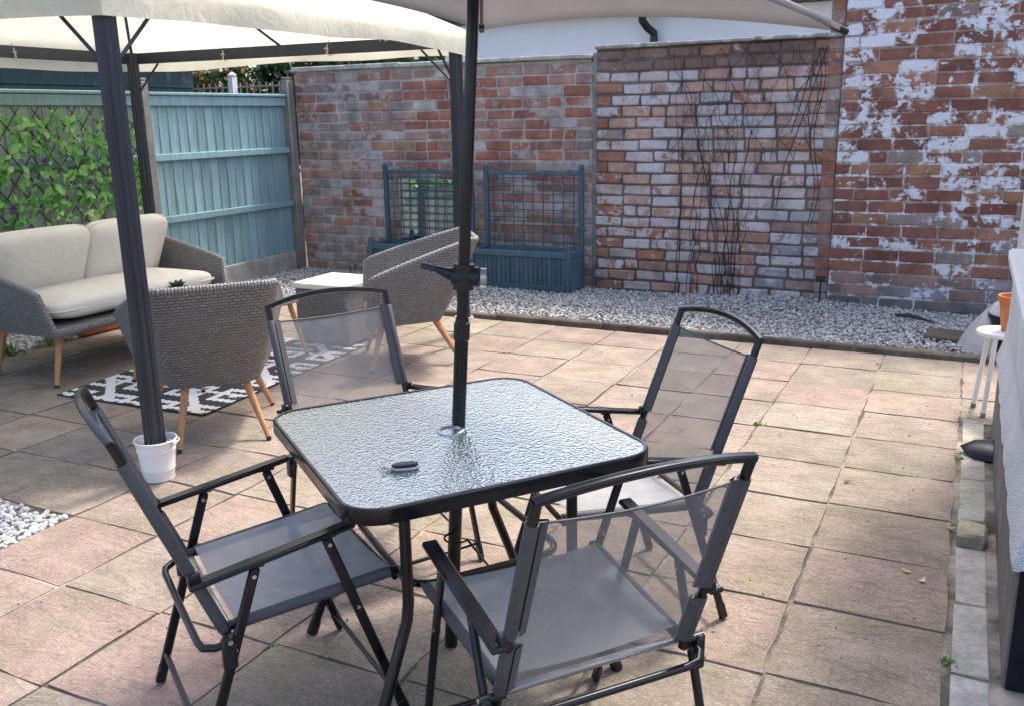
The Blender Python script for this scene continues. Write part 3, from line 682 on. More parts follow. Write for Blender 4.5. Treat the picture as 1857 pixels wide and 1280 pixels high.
# glass with a hole for the parasol pole
gp = rsquare(S-.0125, S-.0125, .0875, 8); b = MB()
hole = [(.027*math.cos(math.atan2(y, x)), .027*math.sin(math.atan2(y, x))) for x, y in gp]; n = len(gp)
b.add([(x, y, .7025) for x, y in gp]+[(x, y, .7025) for x, y in hole]+[(x, y, .6975) for x, y in gp]+[(x, y, .6975) for x, y in hole],
      [(i, (i+1) % n, n+(i+1) % n, n+i) for i in range(n)]+[(2*n+i, 3*n+i, 3*n+(i+1) % n, 2*n+(i+1) % n) for i in range(n)]+[(n+i, n+(i+1) % n, 3*n+(i+1) % n, 3*n+i) for i in range(n)])
b.obj('glass_top', 'hglass', table, False)
b = MB(); b.lathe([(.0265, .690), (.0265, .704), (.032, .709), (.040, .7065), (.041, .7027)], 24); b.obj('pole_collar', 'bright_metal', table)
for sx in (-1, 1):
    for sy in (-1, 1):
        p = [(sx*.265, sy*.245, .672), (sx*.265, sy*.245, .50), (sx*.265, sy*.245, .36), (sx*.268, sy*.252, .31), (sx*.275, sy*.272, .26), (sx*.295, sy*.325, .13), (sx*.31, sy*.37, .005)]
        b = MB(); b.tube(p, .0155, 12); b.cbox((sx*.265, sy*.245, .6685), (.055, .055, .008), .002); lg = b.obj('leg', 'black_metal', table)
        b = MB(); b.tube([p[-2], p[-1]], .001, 6) if False else None
        b = MB(); b.tube([(sx*.306, sy*.358, .035), (sx*.3105, sy*.371, .0)], .018, 12); b.obj('foot_cap', 'black_plastic', lg)
rp = rsquare(.247, .226, .07, 7); b = MB(); b.tube([(x, y, .385) for x, y in rp], .0105, 10, closed=True); b.obj('frame_ring', 'black_metal', table)
for sy in (-1, 1): b = MB(); b.tube([(-.265, sy*.245, .655), (.265, sy*.245, .655)], .009, 8); b.obj('top_rail', 'black_metal', table)
wl_ = [(-.247, .02, .385), (-.05, .03, .372)]+[(.036*math.cos(t), .006+.036*math.sin(t), .37) for t in np.linspace(rad(140), rad(400), 14)]+[(.247, .0, .385)]
b = MB(); b.tube(wl_, .0035, 6); b.obj('pole_bracket', 'black_metal', table)

# ================================================================== FOLDING CHAIRS
def make_chair(label):
    t = thing('folding_chair', label, 'chair', (0, 0, 0), 0, 'grey mesh folding chairs round the glass table')
    UB, UT = Vector((.238, -.178, .372)), Vector((.240, -.383, .907))
    def upr(z, sx): k = (z-UB.z)/(UT.z-UB.z); p = UB.lerp(UT, k); return Vector((sx*p.x, p.y, z))
    for sx in (-1, 1): b = MB(); b.tube([upr(.362, sx), upr(.905, sx)], .0115, 12); b.obj('upright', 'black_metal', t)
    b = MB(); ln = 15; A, B = upr(.903, -1), upr(.903, 1); A.x -= .008; B.x += .008
    pth = arc(A, B, .030, ln); vs = []
    for i, p in enumerate(pth):
        k = 2*i/(ln-1)-1; p = p+Vector((0, -.028*(1-k*k), 0)); tilt = Vector((0, -.36, .93))
        for (dz, dy) in ((-.009, -.007), (-.009, .006), (-.004, .009), (.007, .008), (.010, .003), (.010, -.006), (.006, -.010), (-.005, -.010)):
            q = p+tilt*dz+Vector((0, .93, .36))*dy; vs.append(q)
    n8 = 8; fs = [(i*n8+k, (i+1)*n8+k, (i+1)*n8+(k+1) % n8, i*n8+(k+1) % n8) for i in range(ln-1) for k in range(n8)]+[tuple(range(n8)), tuple((ln-1)*n8+k for k in range(n8))[::-1]]
    b.add(vs, fs); b.obj('top_rail', 'black_metal', t)
    for sx in (-1, 1):
        for z0, z1 in ((.562, .855), (.395, .528)):
            b = MB(); b.tube([upr(z0, sx), upr(z0+.004, sx), upr(z1-.004, sx), upr(z1, sx)], [.0132, .0148, .0148, .0132], 12)
            i0, i1 = upr(z0, sx), upr(z1, sx); off = Vector((-sx*.030, -.006, 0)); e = Vector((-sx*.012, .014, 0)); 
            b.add([i0+e, i1+e, i1+Vector((-sx*.034, .004, 0)), i0+Vector((-sx*.034, .004, 0)), i0+Vector((-sx*.034, -.002, 0)), i1+Vector((-sx*.034, -.002, 0)), i1+Vector((-sx*.012, -.014, 0)), i0+Vector((-sx*.012, -.014, 0))], [(0, 1, 2, 3), (3, 2, 5, 4), (4, 5, 6, 7)])
            b.obj('sling_sleeve', 'sleeve', t)
    # back sling
    pts = []; nu, nv = 9, 9
    for i in range(nu):
        k = i/(nu-1)*2-1
        for j in range(nv):
            z = .400+(.852-.400)*j/(nv-1); p = upr(z, 1); pts.append((k*(p.x-.004), p.y-.010*(1-k*k), z-(.010*(1-k*k) if j == nv-1 else 0)))
    b = MB(); b.grid(pts, nu, nv); b.obj('back_sling', 'sling', t, 'full')
    tp = [(k*.232, upr(.85, 1).y-.010*(1-k*k), .852-.010*(1-k*k)) for k in np.linspace(-1, 1, 11)]
    b = MB(); b.tube(tp, .0030, 6); b.obj('hem', 'sleeve', t)
    # seat
    SRz, SFz, SRy, SFy = .398, .432, -.158, .238
    for sx in (-1, 1):
        b = MB(); b.tube([(sx*.222, -.185, .394), (sx*.226, SRy, SRz), (sx*.243, SFy-.03, SFz-.002), (sx*.243, SFy+.022, SFz)], .0125, 12); b.obj('seat_rail', 'black_metal', t)
        b = MB(); b.tube([(sx*.2265, SRy, SRz), (sx*.2425, SFy, SFz)], .0148, 12); b.obj('seat_sleeve', 'sleeve', t)
    pts = []
    for i in range(11):
        k = i/10*2-1
        for j in range(9):
            u = j/8; hw = .226+(.243-.226)*u; pts.append((k*hw, SRy+(SFy-SRy)*u+.0*k, SRz+(SFz-SRz)*u+.014-.026*(1-k*k)*(.5+.5*math.sin(math.pi*u))))
    b = MB(); b.grid(pts, 11, 9); b.obj('seat_sling', 'sling_seat', t, 'full')
    b = MB(); b.cbox((0, -.176, .388), (.44, .022, .012), .003); b.obj('rear_bar', 'bright_metal', t)
    b = MB(); b.tube([(-.243, SFy+.015, SFz-.02), (.243, SFy+.015, SFz-.02)], .009, 8); b.obj('front_bar', 'black_metal', t)
    # arms
    for sx in (-1, 1):
        b = MB(); b.bar((sx*.264, -.262, .540), (sx*.268, .140, .604), .038, .015, (1, 0, 0), .006); ar = b.obj('armrest', 'black_metal', t)
        b = MB(); b.tube([(sx*.236, -.247, .545), (sx*.27, -.247, .545)], .008, 8); b.cbox((sx*.252, -.246, .553), (.022, .03, .03), .004); b.obj('arm_bracket', 'black_plastic', ar)
        L = [((sx*.266, -.108, .550), (sx*.259, -.288, .004)), ((sx*.262, .070, .578), (sx*.256, .263, .004))]
        for q, (p0, p1) in enumerate(L):
            p0, p1 = Vector(p0), Vector(p1); b = MB()
            b.bar(p0, p1, .015, .0255, (1, 0, 0), .005); b.bar(p1.lerp(p0, .0), p1.lerp(p0, .10), .018, .0285, (1, 0, 0), .005)
            lg = b.obj('leg', 'black_metal', t)
            for kk in ((.035, .36) if q == 0 else (.03, .36)):
                c = p0.lerp(p1, kk); b = MB(); b.tube([c+Vector((-.0105, 0, 0)), c+Vector((.0105, 0, 0))], .0055, 8); b.obj('rivet', 'chrome', lg)
        b = MB(); b.cbox((sx*.266, -.112, .558), (.020, .05, .014), .003); b.cbox((sx*.263, .07, .585), (.020, .05, .012), .003); b.obj('arm_clip', 'black_plastic', ar)
        b = MB(); b.tube([(sx*.225, -.186, .386), (sx*.286, -.186, .386)], .010, 10); b.cbox((sx*.272, -.188, .352), (.022, .034, .085), .006); pv = b.obj('pivot', 'black_plastic', t)
        b = MB(); b.tube([(sx*.282, -.186, .386), (sx*.2885, -.186, .386)], .0065, 8); b.obj('bolt', 'chrome', pv)
    ub = [(-.262, -.186, .372), (-.256, -.215, .366), (-.235, -.240, .362), (-.20, -.246, .362), (.20, -.246, .362), (.235, -.240, .362), (.256, -.215, .366), (.262, -.186, .372)]
    b = MB(); b.tube(ub, .0095, 10); b.obj('rear_loop', 'black_metal', t)
    b = MB(); b.tube([(-.257, -.262, .090), (.257, -.262, .090)], .0085, 10); b.obj('stretcher', 'black_metal', t)
    b = MB(); b.tube([(-.254, .243, .065), (.254, .243, .065)], .0075, 10); b.obj('stretcher', 'black_metal', t)
    return t
poses = [(-1.595, 1.732, -.582, 'grey mesh folding chair beside the gap of white pebbles in the paving'),
         (-1.832, 2.595, -2.085, 'grey mesh folding chair between the glass table and the black and white rug'),
         (-.966, 2.636, 2.352, 'grey mesh folding chair on the side of the glass table towards the gravel bed'),
         (-.788, 1.805, .891, 'grey mesh folding chair opposite the one by the rug, back towards the house')]
ch0 = make_chair(poses[0][3])
for i, (x, y, th, lab) in enumerate(poses):
    o = ch0 if i == 0 else copy_tree(ch0, None, lab)
    o.location = (x, y, .0); o.rotation_euler[2] = th

# ================================================================== PARASOL
PB, PT = Vector((-1.302, 2.160, 0)), Vector((-1.219, 2.261, 1.87)); pd = (PT-PB).normalized()
par = thing('parasol', 'grey square garden parasol on a black pole through the glass table', 'parasol', PB)
def along(z): return pd*(z/pd.z)
b = MB(); b.tube([along(0), along(1.00), along(1.02)], [.020, .020, .0185], 16); b.obj('lower_pole', 'black_metal', par)
b = MB(); b.tube([along(1.0), along(2.14)], .0165, 16); b.obj('upper_pole', 'black_metal', par)
b = MB(); b.tube([along(.955), along(.958), along(1.005), along(1.008)], [.020, .0232, .0232, .020], 16); b.obj('pole_joint', 'black_plastic', par)
xr = Vector((.895, .445, 0)); xr = (xr-pd*xr.dot(pd)).normalized(); yr = pd.cross(xr); cz = along(1.137)
b = MB(); b.tube([cz-yr*.0-pd*.036, cz+pd*.036], .030, 16); b.tube([cz+xr*.012, cz+xr*.042], .030, 16); b.tube([cz-xr*.034, cz+xr*.0], [.026, .030], 14); cr = b.obj('crank_housing', 'black_plastic', par)
b = MB(); b.tube([cz-xr*.020, cz-xr*.030+pd*.003, cz-xr*.078+pd*.018, cz-xr*.082+pd*.019], [.016, .020, .010, .009], 12); b.obj('crank_arm', 'black_plastic', cr)
b = MB(); b.tube([cz-xr*.076+pd*.0175, cz-xr*.118+pd*.026, cz-xr*.121+pd*.0265], [.0095, .0095, .007], 12); b.obj('crank_grip', 'dark_metal', cr)
b = MB(); b.lathe([(.0, 0), (.027, .004), (.027, .02), (.0, .024)], 14, (0, 0, 0)); kn = b.obj('knob', 'bright_metal', cr); kn.location = cz+xr*.043; kn.rotation_euler = xr.to_track_quat('Z', 'Y').to_euler()
# canopy: four ribs, rim nearly square to the leaning pole
C0 = along(1.880); CN = Vector((.090, .030, 1)).normalized(); HX = Vector((1, 0, 0)); HX = (HX-CN*HX.dot(CN)).normalized(); HY = CN.cross(HX); RR = .985; RISE = .27
ANG0 = rad(26.8); NS = 18; NR = 12; vs = []; SEC = 4
def canopy_pt(i, j, off=0.):
    sec = (i//NS) % SEC; t = (i % NS)/NS; a0 = ANG0+sec*2*math.pi/SEC; r = j/NR; a = a0+2*math.pi/SEC
    e0 = Vector((math.cos(a0), math.sin(a0))); e1 = Vector((math.cos(a), math.sin(a))); e = e0.lerp(e1, t)
    s4 = 4*t*(1-t); pull = 1-.030*s4*r
    h = RISE*(1-r**1.25)+.040*s4*r**2 - .030*s4*math.sin(math.pi*r)
    return C0+HX*(RR*r*e.x*pull)+HY*(RR*r*e.y*pull)+CN*(h+off)
NI = SEC*NS
for i in range(NI):
    for j in range(1, NR+1): vs.append(canopy_pt(i, j))
hem = [canopy_pt(i, NR)-CN*.016 for i in range(NI)]
b = MB(); apex = [C0+CN*RISE]; b.add(vs+hem+apex, [(i*NR+j, ((i+1) % NI)*NR+j, ((i+1) % NI)*NR+j+1, i*NR+j+1) for i in range(NI) for j in range(NR-1)]+[(i*NR+NR-1, ((i+1) % NI)*NR+NR-1, NI*NR+(i+1) % NI, NI*NR+i) for i in range(NI)]+[(NI*NR+NI, ((i+1) % NI)*NR, i*NR) for i in range(NI)])
b.f = [f[::-1] for f in b.f]; b.obj('canopy', 'parasol', par, 'full')
hub = along(1.92)
for k in range(SEC):
    pts = [canopy_pt(k*NS, j, -.012) for j in range(1, NR+1)]
    b = MB(); b.tube(pts, .006, 8); rb = b.obj('rib', 'black_metal', par)
    b = MB(); b.tube([hub+(pts[5]-hub)*.04, pts[5]], .005, 8); b.obj('strut', 'black_metal', rb)
    b = MB(); e = pts[-1]; d_ = (e-pts[-2]).normalized(); b.tube([e-d_*.03, e+d_*.012, e+d_*.016], [.010, .010, .006], 10); b.obj('rib_tip', 'black_plastic', rb)
b = MB(); b.tube([hub-pd*.03, hub+pd*.03], .034, 16); b.obj('runner', 'black_plastic', par); b = MB(); b.tube([C0+CN*(RISE-.05), C0+CN*(RISE-.005)], .036, 16); b.obj('hub', 'black_plastic', par)

# key fob on the table
def tloc(x, y, z): c, s_ = math.cos(TR), math.sin(TR); return (TC[0]+x*c-y*s_, TC[1]+x*s_+y*c, z)
kf = thing('key_fob', 'small black and silver car key fob on the glass table', 'key', (-1.228, 1.845, .7027), rad(38))
def fob(sx, sy, z0, z1, n=20, pw=2.6):
    b = MB(); prof = [(0, z0), (.8, z0), (.97, z0+.2*(z1-z0)), (1., (z0+z1)/2), (.97, z0+.8*(z1-z0)), (.8, z1), (0, z1)]
    b.lathe(prof, n); b.v = [(math.copysign(abs(x)**(2/pw), x)*sx, math.copysign(abs(y)**(2/pw), y)*sy, z) for x, y, z in b.v]; return b
fob(.036, .017, .0, .010).obj('case', 'bright_metal', kf, 'full'); fob(.0345, .0155, .0095, .0165).obj('cover', 'black_plastic', kf, 'full')
b = MB(); b.tube([(-.050+.015*math.cos(t), .002+.015*math.sin(t), .003) for t in np.linspace(0, 2*math.pi, 20)[:-1]], .0016, 6, closed=True)
b.tube([(-.048+.012*math.cos(t), -.012+.010*math.sin(t), .0055) for t in np.linspace(0, 2*math.pi, 18)[:-1]], .0014, 6, closed=True); b.obj('ring', 'chrome', kf)

# ================================================================== GAZEBO
gz = thing('gazebo', 'gazebo with fluted charcoal legs and a cream fabric roof over the lounge set', 'gazebo', (-3.205, 2.80, 0))
O = Vector((-3.205, 2.80, 0)); PP = [Vector((-3.205, 2.80, 0)), Vector((-3.30, 5.84, 0)), Vector((-6.27, 5.71, 0)), Vector((-6.18, 2.67, 0))]
PP = [p-O for p in PP]; ZB0, ZB1 = 2.03, 2.13
def fluted(n=20, r=.058, d=.010):
    return [((r-(d if k % 2 else 0))*math.cos(2*math.pi*k/(2*n)), (r-(d if k % 2 else 0))*math.sin(2*math.pi*k/(2*n))) for k in range(2*n)]
FL = fluted(12, .047, .007)
for p in PP:
    n = len(FL); b = MB(); b.add([(p.x+x, p.y+y, z) for z in (.028, ZB1-.005) for x, y in FL], [(i, (i+1) % n, n+(i+1) % n, n+i) for i in range(n)]+[tuple(range(n, 2*n))]); b.obj('post', 'dark_metal', gz, False)
cen = sum(PP, Vector())/4; apx = cen+Vector((0, 0, 2.95))
for k in range(4):
    a, c = PP[k], PP[(k+1) % 4]; d = (c-a).normalized(); side = Vector((-d.y, d.x, 0))
    b = MB(); b.bar(a+d*.06+Vector((0, 0, 2.08)), c-d*.06+Vector((0, 0, 2.08)), .085, .032, (0, 0, 1), .004); b.obj('beam', 'dark_metal', gz)
    for (q, dd) in ((a, d), (c, -d)):
        b = MB(); b.tube([q+dd*.055+Vector((0, 0, 1.83)), q+dd*.27+Vector((0, 0, 2.035))], .0085, 8); b.obj('brace', 'dark_metal', gz)
    b = MB(); b.tube([a+Vector((0, 0, 2.12)), a.lerp(cen, .5)+Vector((0, 0, 2.50)), apx-Vector((0, 0, .035))], .012, 8); b.obj('hip_rib', 'dark_metal', gz)
    md = a.lerp(c, .5); b = MB(); b.tube([md+Vector((0, 0, 2.12)), md.lerp(cen, .5)+Vector((0, 0, 2.44)), apx-Vector((0, 0, .05))], .010, 8); b.obj('rafter', 'dark_metal', gz)
# fabric roof with a hanging valance
b = MB(); NU = 33; rows = []; VH = .155
for k in range(4):
    a, c = PP[k], PP[(k+1) % 4]; d = (c-a).normalized(); outw = Vector((d.y, -d.x, 0))
    if (a-cen).dot(outw) < 0: outw = -outw
    ca, cc_ = a+(a-cen).normalized()*.10, c+(c-cen).normalized()*.10; pts = []
    ph = k*1.7
    for i in range(NU):
        t = i/(NU-1); s4 = 4*t*(1-t); e = ca.lerp(cc_, t)
        wv = s4*(.022*math.sin(7*t*math.pi+ph)+.014*math.sin(17*t+ph*2)); zb = 1.985+.035*s4*math.sin(2.2*t+ph)*.8+.012*math.sin(11*t+ph)*s4
        pts.append(e+outw*(.035*s4+wv*1.2)+Vector((0, 0, zb)))
        pts.append(e+outw*(.045*s4+wv)+Vector((0, 0, (zb+2.16)/2)))
        pts.append(e+outw*(.02*s4+wv*.4)+Vector((0, 0, 2.150)))
        for v in range(1, 13):
            r = v/12; q = e.lerp(Vector((apx.x, apx.y, 0)), r); sag = -.075*math.sin(math.pi*r)*s4 if r < 1 else 0
            pts.append(Vector((q.x, q.y, 2.150+(apx.z-2.150)*r+sag)))
    b.grid(pts, NU, 15)
cano = b.obj('roof_fabric', 'canopy', gz, 'full')
for k in (1, 2, 0, 3):
    a, c = PP[k], PP[(k+1) % 4]; d = (c-a).normalized()
    for t in {0: (.3, .7), 1: (.35, .68), 2: (.36,), 3: (.5,)}[k]:
        q = a.lerp(c, t); b = MB(); b.tube([q+Vector((0, 0, 2.14)), q+(q-cen).normalized()*-.026+Vector((0, 0, 2.08)), q+Vector((0, 0, 2.025)), q+(q-cen).normalized()*.03+Vector((0, 0, 2.04))], .004, 6)
        e = q-(q-cen).normalized()*.028+Vector((0, 0, 2.085)); b.tube([e+d*.022-Vector((0, 0, .012)), e, e-d*.018-Vector((0, 0, .014))], .0035, 6); b.tube([e+d*.008-Vector((0, 0, .05)), e, e-d*.01-Vector((0, 0, .06))], .0035, 6); b.obj('fabric_tie', 'canopy', cano)

# buckets round the gazebo feet
def bucket(loc, label, sc=.94):
    t = thing('bucket', label, 'bucket', loc, 0, 'white buckets weighting the gazebo legs'); t.scale = (sc, sc, sc)
    pr = [(.0, .004), (.072, .0), (.074, .006), (.0715, .014), (.077, .05), (.0795, .052), (.080, .056), (.0785, .060), (.088, .145), (.091, .147), (.0915, .152), (.0895, .156), (.095, .192), (.1, .194), (.102, .199), (.1, .203), (.096, .203), (.0925, .192), (.072, .012), (.0, .012)]
    b = MB(); b.lathe(pr, 36); b.obj('body', 'white', t)
    for a in (0.2, .2+math.pi): b = MB(); b.cbox((.104*math.cos(a), .104*math.sin(a), .190), (.016, .03, .022), .005, Matrix.Rotation(a, 3, 'Z')); b.obj('ear', 'white', t)
    b = MB(); b.tube([(.108*math.cos(.2+u), .108*math.sin(.2+u), .19-.008*math.sin(u)) for u in np.linspace(0, math.pi, 17)], .0030, 6); b.obj('handle', 'white', t)
    def sm(rs, n): a = rs.uniform(0, 6.28, n); r = .070*np.sqrt(rs.uniform(0, 1, n)); return np.stack([r*np.cos(a), r*np.sin(a), .165+rs.uniform(-.008, .008, n)], 1)
    pebbles('pebble_fill', 80, sm, .011, 'gravel', None, t)
    b = MB(); b.lathe([(0, .10), (.074, .10), (.079, .160), (0, .160)], 24); b.obj('ballast', 'soil', t)
    return t
labs = ['white bucket round the gazebo leg next to the dining chairs', 'white bucket round the gazebo leg near the planters', 'white bucket round the gazebo leg behind the sofa', 'white bucket round the gazebo leg past the sofa end']
for p, lab, sc in zip(PP, labs, (.94, .66, .9, .9)): bucket((O+p).to_tuple(), lab, sc)

# ================================================================== LOUNGE SET
def upath(wr, wf, yf, yb, rc):
    """U shaped plan: half width wr at the back, wf at the front"""
    pts = []; ws = lambda y: wr+(wf-wr)*(y-yb)/(yf-yb)
    for i in range(12): y = yf+(yb+rc-yf)*i/12; pts.append((ws(y), y))
    for i in range(7): t = -rad(90)*i/7; y = yb+rc+rc*math.sin(t); pts.append((ws(y)-rc+rc*math.cos(t), y))
    for i in range(15): pts.append((wr-rc-(2*wr-2*rc)*i/14, yb))
    for i in range(1, 8): t = -rad(90)-rad(90)*i/7; y = yb+rc+rc*math.sin(t); pts.append((-ws(y)+rc+rc*math.cos(t), y))
    for i in range(1, 13): y = yb+rc+(yf-yb-rc)*i/12; pts.append((-ws(y), y))
    return pts
def shell(parent, bot, top, zb, zback, zfront, th=.034, bulge=.02):
    Pb, Pt = upath(*bot), upath(*top); N = len(Pb); NV = 9
    yf, yb = top[2], top[3]; Z = []
    for (x, y) in Pt:
        t = (y-yb)/(yf-yb); z = zback-(zback-zfront)*max(0, t-.06)/.94*1.0
        if t > .92: k = (t-.92)/.08; z = zb+.03+(z-zb-.03)*math.sqrt(max(0, 1-k**2.2))
        Z.append(z)
    cxy = (0, (bot[2]+bot[3])/2+.1)
    def layer(off):
        out = []; uv = []; s_ = 0
        for i in range(N):
            if i: s_ += math.dist(Pt[i], Pt[i-1])
            k0, k1 = max(i-1, 0), min(i+1, N-1); tx, ty = Pt[k1][0]-Pt[k0][0], Pt[k1][1]-Pt[k0][1]; L = math.hypot(tx, ty); nx, ny = -ty/L, tx/L     # outward
            if nx*(Pt[i][0])+ny*(Pt[i][1]-cxy[1]) < 0: nx, ny = -nx, -ny
            for j in range(NV):
                v = j/(NV-1); z = zb+(Z[i]-zb)*v; vz = (z-zb)/(zback-zb); f = vz; bl = bulge*math.sin(math.pi*min(vz, 1))
                out.append((Pb[i][0]*(1-f)+Pt[i][0]*f+nx*(bl-off), Pb[i][1]*(1-f)+Pt[i][1]*f+ny*(bl-off), z)); uv.append((s_, z))
        return out, uv
    A, ua = layer(0); B, ub = layer(th); b = MB(); b.grid(A, N, NV, True); b.grid(B, N, NV); b.uv = ua+ub
    n0 = N*NV
    b.obj('shell', 'weave', parent, 'full')
    rim = [Vector(A[i*NV+NV-1]).lerp(Vector(B[i*NV+NV-1]), .5) for i in range(N)]
    fr = [Vector(A[0]).lerp(Vector(B[0]), .5), *rim, Vector(A[(N-1)*NV]).lerp(Vector(B[(N-1)*NV]), .5)]
    b = MB(); b.tube(fr, th*.56, 10)
    s_ = 0; uvs = []
    for i, p in enumerate(fr):
        if i: s_ += (p-fr[i-1]).length
        for k in range(10): uvs.append((k*.0105, s_))
    b.uv = uvs; b.obj('rim', 'weave_pale', parent, 'full')
    # base pan and front rail
    pb = [(x*.985, y) for x, y in upath(*bot)]; b = MB(); n = len(pb)
    b.add([(x, y, zb-.004) for x, y in pb]+[(x*.97, y*.97, zb+.05) for x, y in pb], [tuple(range(n)), tuple(range(n, 2*n))[::-1]]+[(i, n+i, n+(i+1) % n, (i+1) % n) for i in range(n)]); b.uv = [(x*1.0, y) for x, y in pb]*2; b.uv = [(x, y) for x, y in pb]+[(x, y) for x, y in pb]
    b.obj('seat_base', 'weave', parent, False)
    b = MB(); b.tube([(bot[1]-.005, bot[2], zb+.022), (-bot[1]+.005, bot[2], zb+.022)], .027, 10); b.uv = [(i*(2*bot[1]), k*.0165) for i in range(2) for k in range(10)]; b.obj('front_rail', 'weave', parent)
def wood_leg(parent, p0, p1, r0=.021, r1=.0125):
    p0, p1 = Vector(p0), Vector(p1); b = MB(); b.tube([p0, p0.lerp(p1, .5), p1], [r0, (r0+r1)/2+.001, r1], 12); l = b.obj('leg', 'legwood', parent)
    b = MB(); d = (p1-p0).normalized(); b.tube([p1-d*.003, p1+d*.012], [r1+.0008, r1], 12); b.obj('foot_cap', 'black_plastic', l)
def cushion(parent, name, size, loc, rot=(0, 0, 0), mat='cushion', n=6.5, puff=.10):
    b = MB(); NU_, NV_ = 40, 20; vs = []
    sg = lambda c, e: math.copysign(abs(c)**e, c)
    for j in range(NV_+1):
        ph = -math.pi/2+math.pi*j/NV_
        for i in range(NU_):
            t = 2*math.pi*i/NU_; cp = sg(math.cos(ph), 2/4.6); x = cp*sg(math.cos(t), 2/n/1.25); y = cp*sg(math.sin(t), 2/n/1.25); z = sg(math.sin(ph), 2/3.2)
            k = 1+puff*(1-min(1, (x*x)))*(1-min(1, y*y)); wob = .05*math.sin(9*x+3*y+loc[1]*5)*math.cos(7*y-2*x)
            vs.append((x*size[0]/2, y*size[1]/2, (z*k+wob)*size[2]/2))
    b.add(vs, [(j*NU_+i, j*NU_+(i+1) % NU_, (j+1)*NU_+(i+1) % NU_, (j+1)*NU_+i) for j in range(NV_) for i in range(NU_)])
    o = b.obj(name, mat, parent, 'full'); o.location = loc; o.rotation_euler = rot
    return o
def piping(parent, size, r=.005):
    pts = rsquare(size[0]/2*.985, size[1]/2*.985, min(size[:2])*.10, 6); b = MB(); b.tube([(x, y, 0) for x, y in pts], r, 6, closed=True); b.obj('piping', 'cushion', parent)

sofa = thing('rattan_sofa', 'two seat grey rattan sofa with cream cushions and wooden legs', 'sofa', (-5.30, 4.36, 0), rad(-90))
shell(sofa, (.74, .74, .40, -.33, .12), (.79, .80, .42, -.47, .13), .315, .76, .565)
for (x, y, fx_, fy_) in ((.62, .30, .735, .355), (-.62, .30, -.735, .355), (.62, -.22, .70, -.25), (-.62, -.22, -.70, -.25)): wood_leg(sofa, (x, y, .33), (fx_, fy_, .012), .023, .014)
c = cushion(sofa, 'seat_cushion', (1.38, .66, .15), (0, .055, .455)); piping(c, (1.38, .66))
for sx in (-1, 1): c = cushion(sofa, 'back_cushion', (.71, .50, .17), (sx*.350, -.190, .680), (rad(66), 0, rad(-1.5*sx)), n=7., puff=.16); piping(c, (.71, .50))

def lounge_chair(label, loc, rz):
    t = thing('rattan_armchair', label, 'armchair', loc, rz, 'grey rattan armchairs of the lounge set')
    shell(t, (.205, .34, .29, -.18, .06), (.30, .50, .345, -.43, .07), .29, .815, .59, bulge=.012)
    for (x, y, a, b_) in ((.21, .20, .33, .295), (-.21, .20, -.33, .295), (.14, -.12, .215, -.295), (-.14, -.12, -.215, -.295)): wood_leg(t, (x, y, .31), (a, b_, .012))
    cushion(t, 'seat_pad', (.42, .40, .07), (0, .06, .372), mat='cushion')
    return t
lounge_chair('grey rattan armchair with its back to the dining table, beside the white bucket', (-3.445, 3.425, .004), rad(50))
lounge_chair('grey rattan armchair in front of the slatted planters, facing the coffee table', (-3.27, 5.085, .004), rad(126.9))

ct = thing('coffee_table', 'low glass topped coffee table with wooden legs on the rug', 'table', (-4.28, 4.37, .012))
b = MB(); b.cbox((0, 0, .405), (.54, 1.0, .012), .004); b.obj('glass_top', 'glass', ct)
for s_ in (-1, 1): b = MB(); b.cbox((s_*.245, 0, .382), (.04, .95, .034), .005); b.uv = None; b.obj('apron', 'weave_pale', ct); b = MB(); b.cbox((0, s_*.455, .382), (.449, .04, .034), .005); b.obj('apron', 'weave_pale', ct)
for sx in (-1, 1):
    for sy in (-1, 1): wood_leg(ct, (sx*.22, sy*.42, .37), (sx*.285, sy*.485, .012), .018, .012)

rs_ = thing('rattan_stool', 'square rattan stool with a pale flat top beside the far armchair', 'stool', (-4.06, 5.35, .0), rad(0))
b = MB(); b.box((-.225, -.225, .02), (.225, .225, .405), .012); b.uv = [((x+y), z) for x, y, z in b.v]; b.obj('body', 'weave', rs_)
b = MB(); b.box((-.235, -.235, .4055), (.235, .235, .447), .008); b.obj('top', 'cushion', rs_)
for sx in (-1, 1):
    for sy in (-1, 1): b = MB(); b.cbox((sx*.19, sy*.19, .011), (.04, .04, .022), .004); b.obj('foot', 'black_plastic', rs_)

b = MB(); b.box((-.56, -.84, .0), (.56, .84, .007), .002); o = b.obj('rug', 'rug'); o.location = (-4.28, 4.37, .0035); o.rotation_euler[2] = rad(3); tag(o, 'black and white geometric outdoor rug under the coffee table', 'rug')

sp = thing('succulent_plant', 'small green succulent in a pot on the coffee table', 'plant', (-4.50, 4.25, .4235))
b = MB(); b.lathe([(0, 0), (.035, 0), (.047, .105), (.049, .108), (.044, .108), (.042, .098), (0, .098)], 20); b.obj('pot', 'white', sp)
slm = leafmesh('leaf', 'leaf_dark', 1.1)
for k in range(22):
    a = k*2.4; tl = .25+.055*k; o = place(slm, 'leaf', (0, 0, .105), sp); o.rotation_euler = (Matrix.Rotation(a, 4, 'Z') @ Matrix.Rotation(max(.1, 1.35-tl), 4, 'X')).to_euler(); o.scale = (1, .95, 1)

